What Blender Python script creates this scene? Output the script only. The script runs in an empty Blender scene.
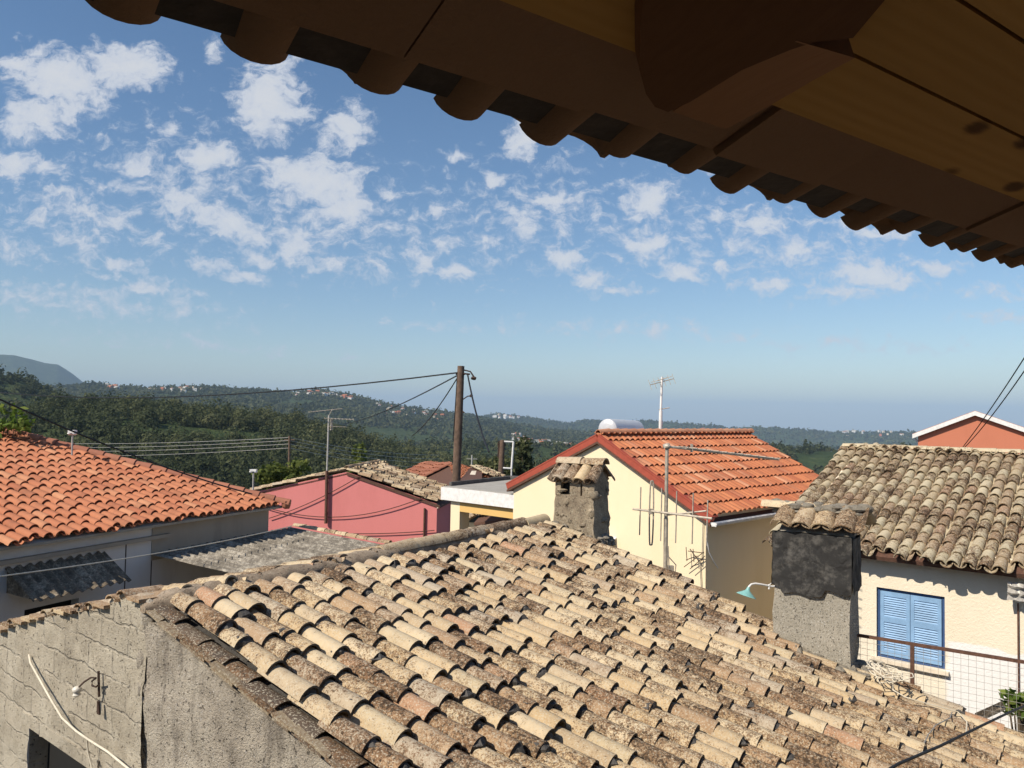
import bpy, math, random
import numpy as np
from mathutils import Vector, Matrix
R = math.radians
rng = random.Random(7)
nrg = np.random.default_rng(7)
SC = bpy.context.scene
COL = SC.collection

# ------------------------------------------------------------------ camera
F = 770.0
EYE = 6.0
PITCH = math.atan(30 / 770.0)
ROLL = 0.0175
cp, sp, cr, sr = math.cos(PITCH), math.sin(PITCH), math.cos(ROLL), math.sin(ROLL)
cam_d = bpy.data.cameras.new('camera')
cam = bpy.data.objects.new('camera', cam_d)
COL.objects.link(cam)
right = Vector((cr, -sr * sp, sr * cp)); up = Vector((-sr, -cr * sp, cr * cp)); fwd = Vector((0, cp, sp))
cam.matrix_world = Matrix(((right.x, up.x, -fwd.x, 0), (right.y, up.y, -fwd.y, 0), (right.z, up.z, -fwd.z, EYE), (0, 0, 0, 1)))
cam_d.sensor_width = 36
cam_d.lens = F / 1024 * 36
cam_d.clip_start = 0.05
cam_d.clip_end = 60000
SC.camera = cam
SC.render.resolution_x, SC.render.resolution_y = 1024, 768

# ------------------------------------------------------------------ sun, view
SUN_AZ = Vector((-0.80, -0.60))
SUN_EL = R(44)
sd = Vector((SUN_AZ.x * math.cos(SUN_EL), SUN_AZ.y * math.cos(SUN_EL), math.sin(SUN_EL))).normalized()
sun_l = bpy.data.lights.new('sun', 'SUN')
sun_l.energy = 5.0
sun_l.angle = R(0.5)
sun_l.color = (1, 0.9, 0.75)
sun = bpy.data.objects.new('sun', sun_l)
COL.objects.link(sun)
sun.rotation_euler = sd.to_track_quat('Z', 'Y').to_euler()
SC.view_settings.view_transform = 'Standard'
SC.view_settings.look = 'None'
SC.view_settings.exposure = 0.16
SC.view_settings.gamma = 1.0


def ray(u, v):
    x = (u - 512) / F; z = (384 - v) / F
    x, z = x * cr - z * sr, x * sr + z * cr
    return Vector((x, cp - z * sp, sp + z * cp))


def P(u, v, Y):
    """World point seen in direction (u, v) at forward distance Y."""
    r = ray(u, v)
    r = r * (Y / r.y)
    return Vector((r.x, r.y, r.z + EYE))


def onplane(u, v, p0, n):
    r = ray(u, v); o = Vector((0, 0, EYE))
    return o + r * ((p0 - o).dot(n) / r.dot(n))


# ------------------------------------------------------------------ world: sky and clouds
SKY_STRENGTH = 0.106
world = bpy.data.worlds.new('World')
SC.world = world
world.use_nodes = True
wt = world.node_tree
wt.nodes.clear()


class NT:
    """Small helper for building node trees."""
    def __init__(s, tree): s.t = tree; s.n = tree.nodes; s.l = tree.links
    def node(s, kind, **kw):
        nd = s.n.new(kind)
        for k, v in kw.items(): setattr(nd, k, v)
        return nd
    def put(s, sock, val):
        if isinstance(val, bpy.types.NodeSocket): s.l.new(val, sock)
        elif val is not None:
            if hasattr(sock.default_value, '__len__') and isinstance(val, (tuple, list)) and len(sock.default_value) == 4 and len(val) == 3:
                val = (*val, 1)
            sock.default_value = val
    def math(s, op, a, b=None, c=None, clamp=False):
        nd = s.node('ShaderNodeMath', operation=op, use_clamp=clamp)
        s.put(nd.inputs[0], a)
        if b is not None: s.put(nd.inputs[1], b)
        if c is not None: s.put(nd.inputs[2], c)
        return nd.outputs[0]
    def vmath(s, op, a, b=None):
        nd = s.node('ShaderNodeVectorMath', operation=op)
        s.put(nd.inputs[0], a)
        if b is not None: s.put(nd.inputs[1], b)
        return nd.outputs['Value' if op in ('LENGTH', 'DOT_PRODUCT') else 0]
    def smooth(s, x, a, b, lo=0.0, hi=1.0):
        nd = s.node('ShaderNodeMapRange', interpolation_type='SMOOTHSTEP')
        s.put(nd.inputs['Value'], x); nd.inputs['From Min'].default_value = a; nd.inputs['From Max'].default_value = b
        nd.inputs['To Min'].default_value = lo; nd.inputs['To Max'].default_value = hi
        return nd.outputs[0]
    def noise(s, vec, scale, detail=4, rough=0.55, distort=0.0, out=0):
        nd = s.node('ShaderNodeTexNoise')
        if vec is not None: s.put(nd.inputs['Vector'], vec)
        nd.inputs['Scale'].default_value = scale; nd.inputs['Detail'].default_value = detail
        nd.inputs['Roughness'].default_value = rough; nd.inputs['Distortion'].default_value = distort
        return nd.outputs[out]
    def voro(s, vec, scale, feature='F1', out='Distance'):
        nd = s.node('ShaderNodeTexVoronoi', feature=feature)
        if vec is not None: s.put(nd.inputs['Vector'], vec)
        nd.inputs['Scale'].default_value = scale
        return nd.outputs[out]
    def mix(s, f, a, b, mode='MIX'):
        nd = s.node('ShaderNodeMix', data_type='RGBA', blend_type=mode)
        s.put(nd.inputs[0], f); s.put(nd.inputs[6], a); s.put(nd.inputs[7], b)
        return nd.outputs[2]
    def ramp(s, x, stops, interp='LINEAR'):
        nd = s.node('ShaderNodeValToRGB'); cr_ = nd.color_ramp; cr_.interpolation = interp
        while len(cr_.elements) < len(stops): cr_.elements.new(0.5)
        for e, (p, c) in zip(cr_.elements, stops): e.position = p; e.color = (*c, 1)
        s.put(nd.inputs[0], x)
        return nd.outputs[0]
    def mapping(s, vec, rot=(0, 0, 0), scale=(1, 1, 1), loc=(0, 0, 0), kind='POINT'):
        nd = s.node('ShaderNodeMapping', vector_type=kind)
        s.put(nd.inputs['Vector'], vec)
        nd.inputs['Rotation'].default_value = rot; nd.inputs['Scale'].default_value = scale; nd.inputs['Location'].default_value = loc
        return nd.outputs[0]
    def comb(s, x, y, z):
        nd = s.node('ShaderNodeCombineXYZ')
        for i, q in zip(nd.inputs, (x, y, z)): s.put(i, q)
        return nd.outputs[0]
    def sep(s, v):
        nd = s.node('ShaderNodeSeparateXYZ'); s.put(nd.inputs[0], v)
        return nd.outputs


# clouds of the photograph's sky: position and size of each (as directions), strength
CLOUDS = [
    (60, 80, 62, 30, .25, 1.0), (128, 66, 44, 24, .1, 1.0), (36, 118, 44, 22, -.2, .9), (20, 62, 30, 14, 0, .8), (15, 160, 36, 15, 0, .75), (46, 166, 22, 11, .3, .75),
    (268, 100, 34, 44, .2, 1.0), (215, 50, 10, 13, 0, .6), (296, 112, 26, 14, -.3, .75), (207, 158, 32, 18, .15, .9), (135, 167, 17, 11, 0, .75),
    (345, 132, 30, 22, -.5, .85), (312, 180, 60, 26, .15, 1.0), (340, 205, 34, 22, .3, .9), (298, 240, 28, 24, -.6, .8), (228, 222, 50, 17, .32, .85), (180, 200, 32, 20, .3, .8), (255, 255, 30, 14, .2, .6),
    (100, 216, 44, 12, .3, .6), (155, 239, 14, 8, 0, .6), (40, 212, 14, 24, 0, .5), (75, 240, 40, 12, .4, .5), (110, 262, 50, 14, .2, .45), (250, 275, 24, 9, .1, .5),
    (441, 207, 16, 9, .2, .7), (460, 155, 20, 6, .1, .5), (496, 184, 18, 11, 0, .6), (524, 140, 26, 19, -.5, .85), (552, 198, 32, 11, .05, .85), (520, 226, 30, 14, .3, .6), (565, 258, 26, 12, .1, .8), (592, 276, 18, 14, .2, .7),
    (424, 256, 14, 22, -.2, .65), (456, 271, 24, 10, .1, .65), (375, 268, 18, 10, .5, .6), (412, 232, 14, 8, 0, .45),
    (650, 200, 32, 20, -.35, .9), (645, 241, 32, 13, -.1, .9), (718, 215, 11, 10, .3, .65), (760, 226, 34, 18, .2, .7), (795, 250, 34, 13, .3, .6), (680, 271, 30, 11, .2, .7), (718, 266, 18, 8, 0, .6), (770, 286, 28, 8, -.1, .6),
    (868, 232, 52, 10, .05, .65), (875, 276, 58, 16, .05, .8), (936, 268, 24, 8, 0, .65), (845, 290, 40, 10, 0, .6), (990, 290, 40, 10, .1, .45), (1005, 318, 50, 7, 0, .5),
    (60, 195, 40, 10, .3, .45), (150, 285, 60, 12, .2, .45), (330, 262, 40, 12, .2, .5), (215, 268, 34, 10, .3, .5), (20, 250, 30, 12, .4, .45), (170, 130, 24, 9, -.4, .5), (390, 195, 16, 8, 0, .45), (480, 240, 18, 8, 0, .45), (600, 215, 14, 7, 0, .4), (615, 290, 26, 7, 0, .45),
    (190, 185, 130, 60, .2, .34), (330, 220, 110, 55, 0, .36), (540, 215, 110, 50, 0, .32), (770, 250, 150, 38, .05, .34), (80, 215, 110, 45, .2, .35), (650, 225, 80, 50, 0, .3), (450, 240, 90, 40, 0, .28),
    (80, 300, 150, 22, .06, .38), (640, 330, 160, 10, .02, .34), (430, 325, 60, 6, .05, .3), (200, 345, 140, 8, .03, .26), (860, 345, 120, 9, 0, .3),
]
w = NT(wt)
sky = w.node('ShaderNodeTexSky', sky_type='NISHITA')
sky.sun_disc = False
sky.sun_elevation = SUN_EL
sky.sun_rotation = math.atan2(SUN_AZ.x, SUN_AZ.y)
sky.altitude = 300
sky.air_density = 1.0
sky.dust_density = 0.5
sky.ozone_density = 1.6
dirv = w.node('ShaderNodeTexCoord').outputs['Generated']
dx, dy, dz = w.sep(dirv)
ysafe = w.math('MAXIMUM', dy, 0.05)
gx, gz = w.math('DIVIDE', dx, ysafe), w.math('DIVIDE', dz, ysafe)
gv = w.comb(gx, gz, 0.0)
warp = w.vmath('SUBTRACT', w.noise(gv, 16, 4, .6, out=1), (0.5, 0.5, 0.5))
sc_ = w.node('ShaderNodeVectorMath', operation='SCALE'); w.put(sc_.inputs[0], warp); sc_.inputs['Scale'].default_value = 0.045
gw = w.vmath('ADD', gv, sc_.outputs[0])
gw = w.vmath('MULTIPLY', gw, (1, 1, 0))
best = None
for (u, v, a, b, rot, st) in CLOUDS:
    q = ray(u, v)
    m = w.mapping(gw, rot=(0, 0, -rot), scale=(a * 1.35 / F, b * 1.35 / F, 1), loc=(q.x / q.y, q.z / q.y, 0), kind='TEXTURE')
    d = w.math('MULTIPLY', w.math('SUBTRACT', 1.0, w.vmath('LENGTH', m)), st)
    best = d if best is None else w.math('MAXIMUM', best, d)
fine = w.noise(w.mapping(gw, scale=(1, 1.5, 1)), 40, 8, .66)
puff = w.math('ADD', best, w.math('MULTIPLY', w.math('SUBTRACT', fine, 0.5), 1.9))
front = w.smooth(dy, 0.15, 0.3)
dens = w.math('MULTIPLY', w.smooth(puff, 0.06, 0.6), front)
dens = w.math('MULTIPLY', dens, 0.86)
ccol = w.mix(w.smooth(puff, 0.2, 1.0), (5.3, 5.7, 6.5), (6.4, 6.5, 6.7))
# a little thin high haze everywhere
hue = w.node('ShaderNodeHueSaturation'); hue.inputs['Saturation'].default_value = 1.15; hue.inputs['Value'].default_value = 1.0
w.put(hue.inputs['Color'], sky.outputs[0])
colr = w.mix(dens, hue.outputs[0], ccol)
bg = w.node('ShaderNodeBackground'); bg.inputs['Strength'].default_value = SKY_STRENGTH
w.put(bg.inputs['Color'], colr)
wo = w.node('ShaderNodeOutputWorld')
w.l.new(bg.outputs[0], wo.inputs['Surface'])


# ------------------------------------------------------------------ object helpers
def tag(o, label=None, cat=None, group=None, kind=None):
    if label: o['label'] = label
    if cat: o['category'] = cat
    if group: o['group'] = group
    if kind: o['kind'] = kind
    return o


BASE = {}


def thing(name, label, cat, loc=(0, 0, 0), group=None):
    o = bpy.data.objects.new(name, None)
    COL.objects.link(o)
    o.empty_display_size = 0.2
    o.location = loc
    BASE[o.name] = Vector(loc)
    return tag(o, label, cat, group)


class MB:
    """Collects faces and builds ONE mesh object."""
    def __init__(s): s.v = []; s.f = []; s.m = []; s.r = []
    def add(s, verts, faces, m=0, r=0.5):
        o = len(s.v)
        s.v.extend(tuple(x) for x in verts)
        for f in faces:
            s.f.append(tuple(i + o for i in f)); s.m.append(m); s.r.append(r)
    def quad(s, a, b, c, d, m=0, r=0.5): s.add((a, b, c, d), ((0, 1, 2, 3),), m, r)
    def hexa(s, b, t, m=0, r=0.5):
        """b, t: four bottom and four top corners in the same order."""
        s.add(list(b) + list(t), ((3, 2, 1, 0), (4, 5, 6, 7), (0, 1, 5, 4), (1, 2, 6, 5), (2, 3, 7, 6), (3, 0, 4, 7)), m, r)
    def obox(s, o, ex, ey, ez, m=0, r=0.5):
        o, ex, ey, ez = map(Vector, (o, ex, ey, ez))
        if ex.cross(ey).dot(ez) < 0: o = o + ex; ex = -ex
        b = [o, o + ex, o + ex + ey, o + ey]
        s.hexa(b, [q + ez for q in b], m, r)
    def box(s, c, sx, sy, sz, m=0, r=0.5): s.obox(Vector(c) - Vector((sx, sy, sz)) / 2, (sx, 0, 0), (0, sy, 0), (0, 0, sz), m, r)
    def slab(s, poly, ext, m=0, r=0.5):
        """Polygon (list of points) extruded along ext."""
        poly = [Vector(p) for p in poly]; ext = Vector(ext); n = len(poly)
        nn = Vector((0, 0, 0))
        for i in range(n): nn += poly[i].cross(poly[(i + 1) % n])
        if nn.dot(ext) < 0: poly.reverse()
        s.add(poly + [p + ext for p in poly], [tuple(range(n - 1, -1, -1)), tuple(range(n, 2 * n))] + [(i, (i + 1) % n, n + (i + 1) % n, n + i) for i in range(n)], m, r)
    def tube(s, pts, rad, n=6, m=0, r=0.5, caps=True):
        pts = [Vector(p) for p in pts]
        rads = rad if isinstance(rad, (list, tuple)) else [rad] * len(pts)
        rings = []; prev = None
        for i, p in enumerate(pts):
            t = (pts[min(i + 1, len(pts) - 1)] - pts[max(i - 1, 0)]).normalized()
            if prev is None:
                a = Vector((0, 0, 1)) if abs(t.z) < 0.9 else Vector((1, 0, 0))
                x = t.cross(a).normalized()
            else: x = (prev - t * prev.dot(t)).normalized()
            prev = x; y = t.cross(x)
            rings.append([p + (x * math.cos(2 * math.pi * k / n) + y * math.sin(2 * math.pi * k / n)) * rads[i] for k in range(n)])
        vs = [q for ring in rings for q in ring]
        fs = [(i * n + k, i * n + (k + 1) % n, (i + 1) * n + (k + 1) % n, (i + 1) * n + k) for i in range(len(pts) - 1) for k in range(n)]
        if caps: fs += [tuple(range(n - 1, -1, -1)), tuple((len(pts) - 1) * n + k for k in range(n))]
        s.add(vs, fs, m, r)
    def tile(s, low, down, side, nrm, L, r0, r1, th=0.014, n=8, arc=R(168), flip=False, m=0, r=0.5, squash=1.0, wob=0.0, lip=None):
        """A barrel tile: its lower end's centre at LOW, running uphill for L; r0 upper radius, r1 lower radius."""
        vs = []
        ends = ((L, r0), (L * .5, (r0 + r1) / 2 * (1 + wob)), (0, r1))
        for (back, rad) in ends:
            for rr in (rad, rad - th):
                for k in range(n + 1):
                    a = -arc / 2 + arc * k / n
                    z = math.cos(a) * rr * squash
                    if flip: z = -z
                    vs.append(low - down * back + side * (math.sin(a) * rr) + nrm * z)
        N = n + 1; fs = []
        for e in (0, 1):
            o0, i0, o1, i1 = e * 2 * N, e * 2 * N + N, (e + 1) * 2 * N, (e + 1) * 2 * N + N
            for k in range(n):
                fs.append((o0 + k, o1 + k, o1 + k + 1, o0 + k + 1))
                fs.append((i0 + k, i0 + k + 1, i1 + k + 1, i1 + k))
            fs.append((o0, i0, i1, o1)); fs.append((o0 + n, o1 + n, i1 + n, i0 + n))
        o1, i1 = 4 * N, 5 * N
        fs += [(k, k + 1, N + k + 1, N + k) for k in range(n)]
        lipf = [(o1 + k, i1 + k, i1 + k + 1, o1 + k + 1) for k in range(n)]
        if flip: fs = [tuple(reversed(f)) for f in fs]; lipf = [tuple(reversed(f)) for f in lipf]
        b0_ = len(s.v); s.add(vs, fs, m, r)
        for f in lipf: s.f.append(tuple(i + b0_ for i in f)); s.m.append(m if lip is None else lip); s.r.append(r)
    def lathe(s, origin, axis, prof, n=16, m=0, r=0.5):
        """prof: list of (distance along axis, radius)."""
        axis = Vector(axis).normalized(); origin = Vector(origin)
        a = Vector((0, 0, 1)) if abs(axis.z) < 0.9 else Vector((1, 0, 0))
        x = axis.cross(a).normalized(); y = axis.cross(x)
        vs = [origin + axis * d + (x * math.cos(2 * math.pi * k / n) + y * math.sin(2 * math.pi * k / n)) * q for d, q in prof for k in range(n)]
        fs = [(i * n + k, i * n + (k + 1) % n, (i + 1) * n + (k + 1) % n, (i + 1) * n + k) for i in range(len(prof) - 1) for k in range(n)]
        fs += [tuple(range(n - 1, -1, -1)), tuple((len(prof) - 1) * n + k for k in range(n))]
        s.add(vs, fs, m, r)
    def lump(s, c, rx, ry, rz, seed=0, m=0, r=0.5, nu=8, nv=6, rough=.25):
        """An uneven rounded stone-like lump."""
        g = random.Random(seed); c = Vector(c)
        vs = []
        for j in range(nv + 1):
            ph = math.pi * j / nv
            for i in range(nu):
                th = 2 * math.pi * i / nu
                k = 1 + (g.random() - .5) * 2 * rough * math.sin(ph)
                vs.append(c + Vector((rx * k * math.sin(ph) * math.cos(th), ry * k * math.sin(ph) * math.sin(th), rz * k * math.cos(ph))))
        fs = [(j * nu + i, (j + 1) * nu + i, (j + 1) * nu + (i + 1) % nu, j * nu + (i + 1) % nu) for j in range(nv) for i in range(nu)]
        s.add(vs, fs, m, r)
    def build(s, name, mats, parent=None, smooth=None, **tags):
        me = bpy.data.meshes.new(name)
        root = parent; off = Vector((0, 0, 0))
        while root is not None:
            off += Vector(root.location); root = root.parent
        v = np.array(s.v, dtype=np.float64) - np.array(off)
        nf = len(s.f); tot = np.array([len(f) for f in s.f], dtype=np.int32)
        me.vertices.add(len(v)); me.vertices.foreach_set('co', v.ravel())
        me.loops.add(int(tot.sum())); me.loops.foreach_set('vertex_index', np.concatenate([np.array(f, dtype=np.int32) for f in s.f]))
        me.polygons.add(nf)
        st = np.concatenate(([0], np.cumsum(tot)[:-1])).astype(np.int32)
        me.polygons.foreach_set('loop_start', st); me.polygons.foreach_set('loop_total', tot)
        me.polygons.foreach_set('material_index', np.array(s.m, dtype=np.int32))
        at = me.attributes.new('rnd', 'FLOAT', 'FACE'); at.data.foreach_set('value', np.array(s.r, dtype=np.float32))
        for mm in (mats if isinstance(mats, (list, tuple)) else [mats]): me.materials.append(mm)
        me.update(calc_edges=True); me.validate()
        if smooth is None: me.polygons.foreach_set('use_smooth', [False] * len(me.polygons))
        else:
            me.polygons.foreach_set('use_smooth', [True] * len(me.polygons))
            me.set_sharp_from_angle(angle=R(smooth))
        o = bpy.data.objects.new(name, me)
        COL.objects.link(o)
        if parent is not None: o.parent = parent
        return tag(o, **tags)


def facade(mb, O, ex, nout, top, zbot, holes=(), reveal=0.18, m=0, mrev=None, mback=None, dx=None):
    """A vertical wall through O along ex: top = [(x, z) ...], holes = [(x0, x1, z0, z1)] with reveals of the given depth and a back."""
    O = Vector((O[0], O[1], 0)); ex = Vector(ex); nout = Vector(nout)
    mrev = m if mrev is None else mrev
    xs = sorted(set([t[0] for t in top] + [h[i] for h in holes for i in (0, 1)]))
    tx = [t[0] for t in top]; tz = [t[1] for t in top]
    Z = Vector((0, 0, 1))
    def p(x, z, d=0): return O + ex * x + Z * z - nout * d
    flipit = ex.cross(Z).dot(nout) < 0
    def q(a, b, c, d, mm):
        if flipit: mb.quad(d, c, b, a, mm)
        else: mb.quad(a, b, c, d, mm)
    for x0, x1 in zip(xs[:-1], xs[1:]):
        t0, t1 = np.interp(x0, tx, tz), np.interp(x1, tx, tz)
        hs = sorted([h for h in holes if h[0] <= x0 + 1e-6 and h[1] >= x1 - 1e-6], key=lambda h: h[2])
        zb = zbot
        for h in hs:
            if h[2] > zb: q(p(x0, zb), p(x1, zb), p(x1, h[2]), p(x0, h[2]), m)
            zb = h[3]
        q(p(x0, zb), p(x1, zb), p(x1, t1), p(x0, t0), m)
    for (x0, x1, z0, z1) in holes:
        D = reveal
        q(p(x0, z0), p(x0, z1), p(x0, z1, D), p(x0, z0, D), mrev)
        q(p(x1, z1), p(x1, z0), p(x1, z0, D), p(x1, z1, D), mrev)
        q(p(x0, z1), p(x1, z1), p(x1, z1, D), p(x0, z1, D), mrev)
        q(p(x1, z0), p(x0, z0), p(x0, z0, D), p(x1, z0, D), mrev)
        if mback is not None: q(p(x0, z0, D), p(x1, z0, D), p(x1, z1, D), p(x0, z1, D), mback)


def sagline(a, b, sag, n=14):
    a, b = Vector(a), Vector(b)
    return [a.lerp(b, i / n) - Vector((0, 0, sag * 4 * (i / n) * (1 - i / n))) for i in range(n + 1)]


# ------------------------------------------------------------------ materials
def new_mat(name):
    m = bpy.data.materials.new(name); m.use_nodes = True
    t = m.node_tree; b = t.nodes['Principled BSDF']
    n = NT(t); pos = n.node('ShaderNodeNewGeometry').outputs['Position']
    return m, n, b, pos


def bump(n, b, h, strength=.5, dist=.01):
    nd = n.node('ShaderNodeBump'); nd.inputs['Strength'].default_value = strength; nd.inputs['Distance'].default_value = dist
    n.put(nd.inputs['Height'], h); n.l.new(nd.outputs[0], b.inputs['Normal'])


def rnd_of(n):
    return n.node('ShaderNodeAttribute', attribute_name='rnd').outputs['Fac']


def plain(name, col, rough=.6, metal=0.0, var=.12, scale=9, bstr=.15, bdist=.004, bscale=60):
    """A one-colour surface with faint unevenness and fine grain."""
    m, n, b, pos = new_mat(name)
    x = n.noise(pos, scale, 5, .6)
    c = n.mix(n.smooth(x, .25, .75), tuple(q * (1 - var) for q in col), tuple(min(1, q * (1 + var)) for q in col))
    n.put(b.inputs['Base Color'], c); b.inputs['Roughness'].default_value = rough; b.inputs['Metallic'].default_value = metal
    if bstr: bump(n, b, n.noise(pos, bscale, 3), bstr, bdist)
    return m


def old_tile(name, stops, lichen=.5, fine=80, dark=(.05, .036, .026), brown=(.19, .108, .058), bdist=.006):
    """Weathered clay tile: a colour of its own for each tile, dense lichen specks, dark blotches."""
    m, n, b, pos = new_mat(name)
    rv = rnd_of(n)
    base = n.ramp(rv, stops)
    big = n.noise(pos, 2.2, 4, .6)
    speck = n.noise(pos, fine, 5, .75)
    mid = n.noise(pos, 16, 5, .68)
    r2 = n.math('FRACT', n.math('MULTIPLY', rv, 37.3))
    amt = n.math('ADD', n.math('MULTIPLY', n.math('SUBTRACT', big, .5), .9), n.math('ADD', n.math('MULTIPLY', n.math('SUBTRACT', r2, .5), .42), n.math('MULTIPLY', n.math('SUBTRACT', mid, .5), .75)))
    base = n.mix(n.smooth(mid, .38, .68, 0, .4), base, n.mix(.5, base, brown))
    f1 = n.smooth(n.math('ADD', speck, n.math('MULTIPLY', amt, .55)), .55 - .12 * lichen, .61 - .1 * lichen, 0, .88)
    base = n.mix(f1, base, brown)
    pale = n.smooth(n.noise(n.vmath('ADD', pos, (3.1, 1.7, 9.2)), fine * .9, 4, .75), .53, .6, 0, .72 if lichen > -1 else 0)
    base = n.mix(pale, base, (.56, .51, .4))
    f2 = n.smooth(n.math('ADD', n.noise(n.vmath('ADD', pos, (7, 2, 4)), fine * .55, 6, .78), n.math('MULTIPLY', amt, .35)), .55, .64, 0, .9 if lichen > -1 else 0)
    base = n.mix(f2, base, dark)
    n.put(b.inputs['Base Color'], base); b.inputs['Roughness'].default_value = .95; b.inputs['Specular IOR Level'].default_value = .15
    bump(n, b, n.math('ADD', speck, n.math('MULTIPLY', mid, .9)), .8, bdist)
    return m


CREAM = [(0, (.52, .42, .27)), (.2, (.64, .52, .35)), (.36, (.55, .41, .24)), (.5, (.48, .37, .24)), (.62, (.6, .46, .28)), (.74, (.46, .39, .3)), (.86, (.44, .30, .18)), (.96, (.38, .255, .155)), (.985, (.42, .29, .19)), (1, (.5, .27, .16))]
M = {}
M['old_tile'] = old_tile('weathered_cream_tile', CREAM)
M['old_tile_far'] = old_tile('weathered_tan_tile', [(0, (.46, .40, .27)), (.25, (.56, .48, .33)), (.5, (.48, .39, .25)), (.7, (.42, .33, .21)), (.85, (.38, .28, .18)), (.95, (.32, .22, .14)), (1, (.42, .27, .18))], lichen=.35, fine=45)
M['dark_slab'] = old_tile('dark_verge_slab', [(0, (.08, .062, .05)), (.45, (.14, .11, .085)), (.75, (.22, .175, .125)), (1, (.32, .26, .18))], lichen=.6)

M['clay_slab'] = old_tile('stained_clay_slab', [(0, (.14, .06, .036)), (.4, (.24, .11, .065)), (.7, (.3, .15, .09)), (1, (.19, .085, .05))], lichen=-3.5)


def new_tile(name, stops, dirt=.25):
    m, n, b, pos = new_mat(name)
    c = n.ramp(rnd_of(n), stops)
    x = n.noise(pos, 2.2, 5, .65); y = n.noise(pos, 26, 4, .7)
    c = n.mix(n.smooth(x, .45, .75, 0, dirt), c, (.2, .085, .045))
    c = n.mix(n.smooth(y, .55, .75, 0, .35), c, (.62, .34, .2))
    n.put(b.inputs['Base Color'], c); b.inputs['Roughness'].default_value = .8
    bump(n, b, y, .35, .004)
    return m


M['orange_tile'] = new_tile('orange_clay_tile', [(0, (.44, .155, .072)), (.4, (.5, .19, .09)), (.8, (.38, .125, .058)), (1, (.54, .25, .13))], .5)
M['red_tile'] = new_tile('red_clay_tile', [(0, (.44, .14, .06)), (.4, (.53, .19, .08)), (.8, (.37, .11, .05)), (1, (.6, .3, .17))], .55)
M['hip_tile'] = new_tile('brown_red_hip_tile', [(0, (.3, .11, .065)), (1, (.42, .17, .1))], .5)


def stucco(name, cols, bdist=.03, rot=0.0, blocks=False, scale=1.0, speck=.5, streak=0.0):
    """Rough old render: patches of several tones, pits and grit; optionally block joints showing through."""
    m, n, b, pos = new_mat(name)
    big = n.noise(pos, 1.6 * scale, 6, .62); mid = n.noise(pos, 9 * scale, 6, .7); fine = n.noise(pos, 70 * scale, 4, .7)
    pit = n.voro(n.vmath('ADD', pos, (0, 0, 0)), 34 * scale)
    c = n.ramp(n.math('ADD', n.math('MULTIPLY', big, .6), n.math('MULTIPLY', mid, .4)), [(.3, cols[0]), (.47, cols[1]), (.6, cols[2]), (.75, cols[3])])
    c = n.mix(n.smooth(fine, .52, .7, 0, speck), c, tuple(q * .35 for q in cols[0]))
    c = n.mix(n.smooth(n.noise(n.vmath('ADD', pos, (5, 5, 5)), 55 * scale, 4, .7), .56, .7, 0, speck), c, tuple(min(.7, q * 1.5) for q in cols[3]))
    hole = n.smooth(n.noise(n.vmath('ADD', pos, (9, 4, 2)), 36 * scale, 3, .6), .6, .7)
    c = n.mix(n.math('MULTIPLY', hole, .7), c, tuple(q * .3 for q in cols[0]))
    grit = n.noise(pos, 120 * scale, 3, .7)
    h = n.math('SUBTRACT', n.math('ADD', n.math('MULTIPLY', mid, .45), n.math('ADD', n.math('MULTIPLY', fine, .6), n.math('MULTIPLY', grit, .3))), n.math('MULTIPLY', hole, .8))
    if streak:
        sk = n.noise(n.mapping(pos, scale=(3.2, 3.2, .7)), 2.2, 6, .72)
        c = n.mix(n.smooth(sk, .48, .66, 0, streak), c, (.085, .07, .06))
    if blocks:
        q = n.sep(n.mapping(pos, rot=(0, 0, rot)))
        wv = n.comb(n.math('ADD', q[0], n.math('MULTIPLY', n.math('SUBTRACT', mid, .5), .07)), n.math('ADD', q[2], n.math('MULTIPLY', n.math('SUBTRACT', n.noise(pos, 5, 3), .5), .09)), 0.0)
        br = n.node('ShaderNodeTexBrick'); n.put(br.inputs['Vector'], wv)
        br.inputs['Scale'].default_value = 1.0; br.inputs['Brick Width'].default_value = .42; br.inputs['Row Height'].default_value = .21
        br.inputs['Mortar Size'].default_value = .012; br.inputs['Mortar Smooth'].default_value = .6
        jt = n.math('MULTIPLY', br.outputs['Fac'], n.smooth(n.noise(pos, 2.6, 4), .42, .58))
        br.inputs['Color1'].default_value = (.9, .89, .87, 1); br.inputs['Color2'].default_value = (1.06, 1.05, 1.03, 1); br.inputs['Mortar'].default_value = (1, 1, 1, 1)
        c = n.mix(1.0, c, br.outputs['Color'], 'MULTIPLY')
        c = n.mix(n.math('MULTIPLY', jt, .16), c, (.1, .08, .055))
        h = n.math('SUBTRACT', h, n.math('MULTIPLY', jt, .75))
    n.put(b.inputs['Base Color'], c); b.inputs['Roughness'].default_value = .95
    bump(n, b, h, .9, bdist)
    return m


ANG_H = math.atan2(-.5578, .83)
M['rough_wall'] = stucco('rough_grey_render', [(.28, .24, .19), (.48, .42, .34), (.6, .54, .44), (.7, .64, .54)], .045, streak=.5)
M['block_wall'] = stucco('sandy_block_wall', [(.29, .25, .195), (.45, .4, .315), (.54, .49, .395), (.61, .56, .47)], .026, rot=-math.atan2(.625, -.78), blocks=True, speck=.3)
M['chimney'] = stucco('pebbly_grey_render', [(.24, .22, .18), (.38, .35, .29), (.46, .42, .35), (.55, .51, .44)], .02, scale=1.4, speck=.9)
M['old_chimney'] = stucco('sooty_weathered_render', [(.12, .09, .065), (.3, .24, .17), (.46, .38, .27), (.56, .48, .36)], .03, scale=1.2, speck=.8)
M['mortar'] = stucco('grey_mortar', [(.2, .18, .15), (.28, .25, .2), (.34, .3, .24), (.4, .35, .29)], .02, scale=1.8, speck=.5)
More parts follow.
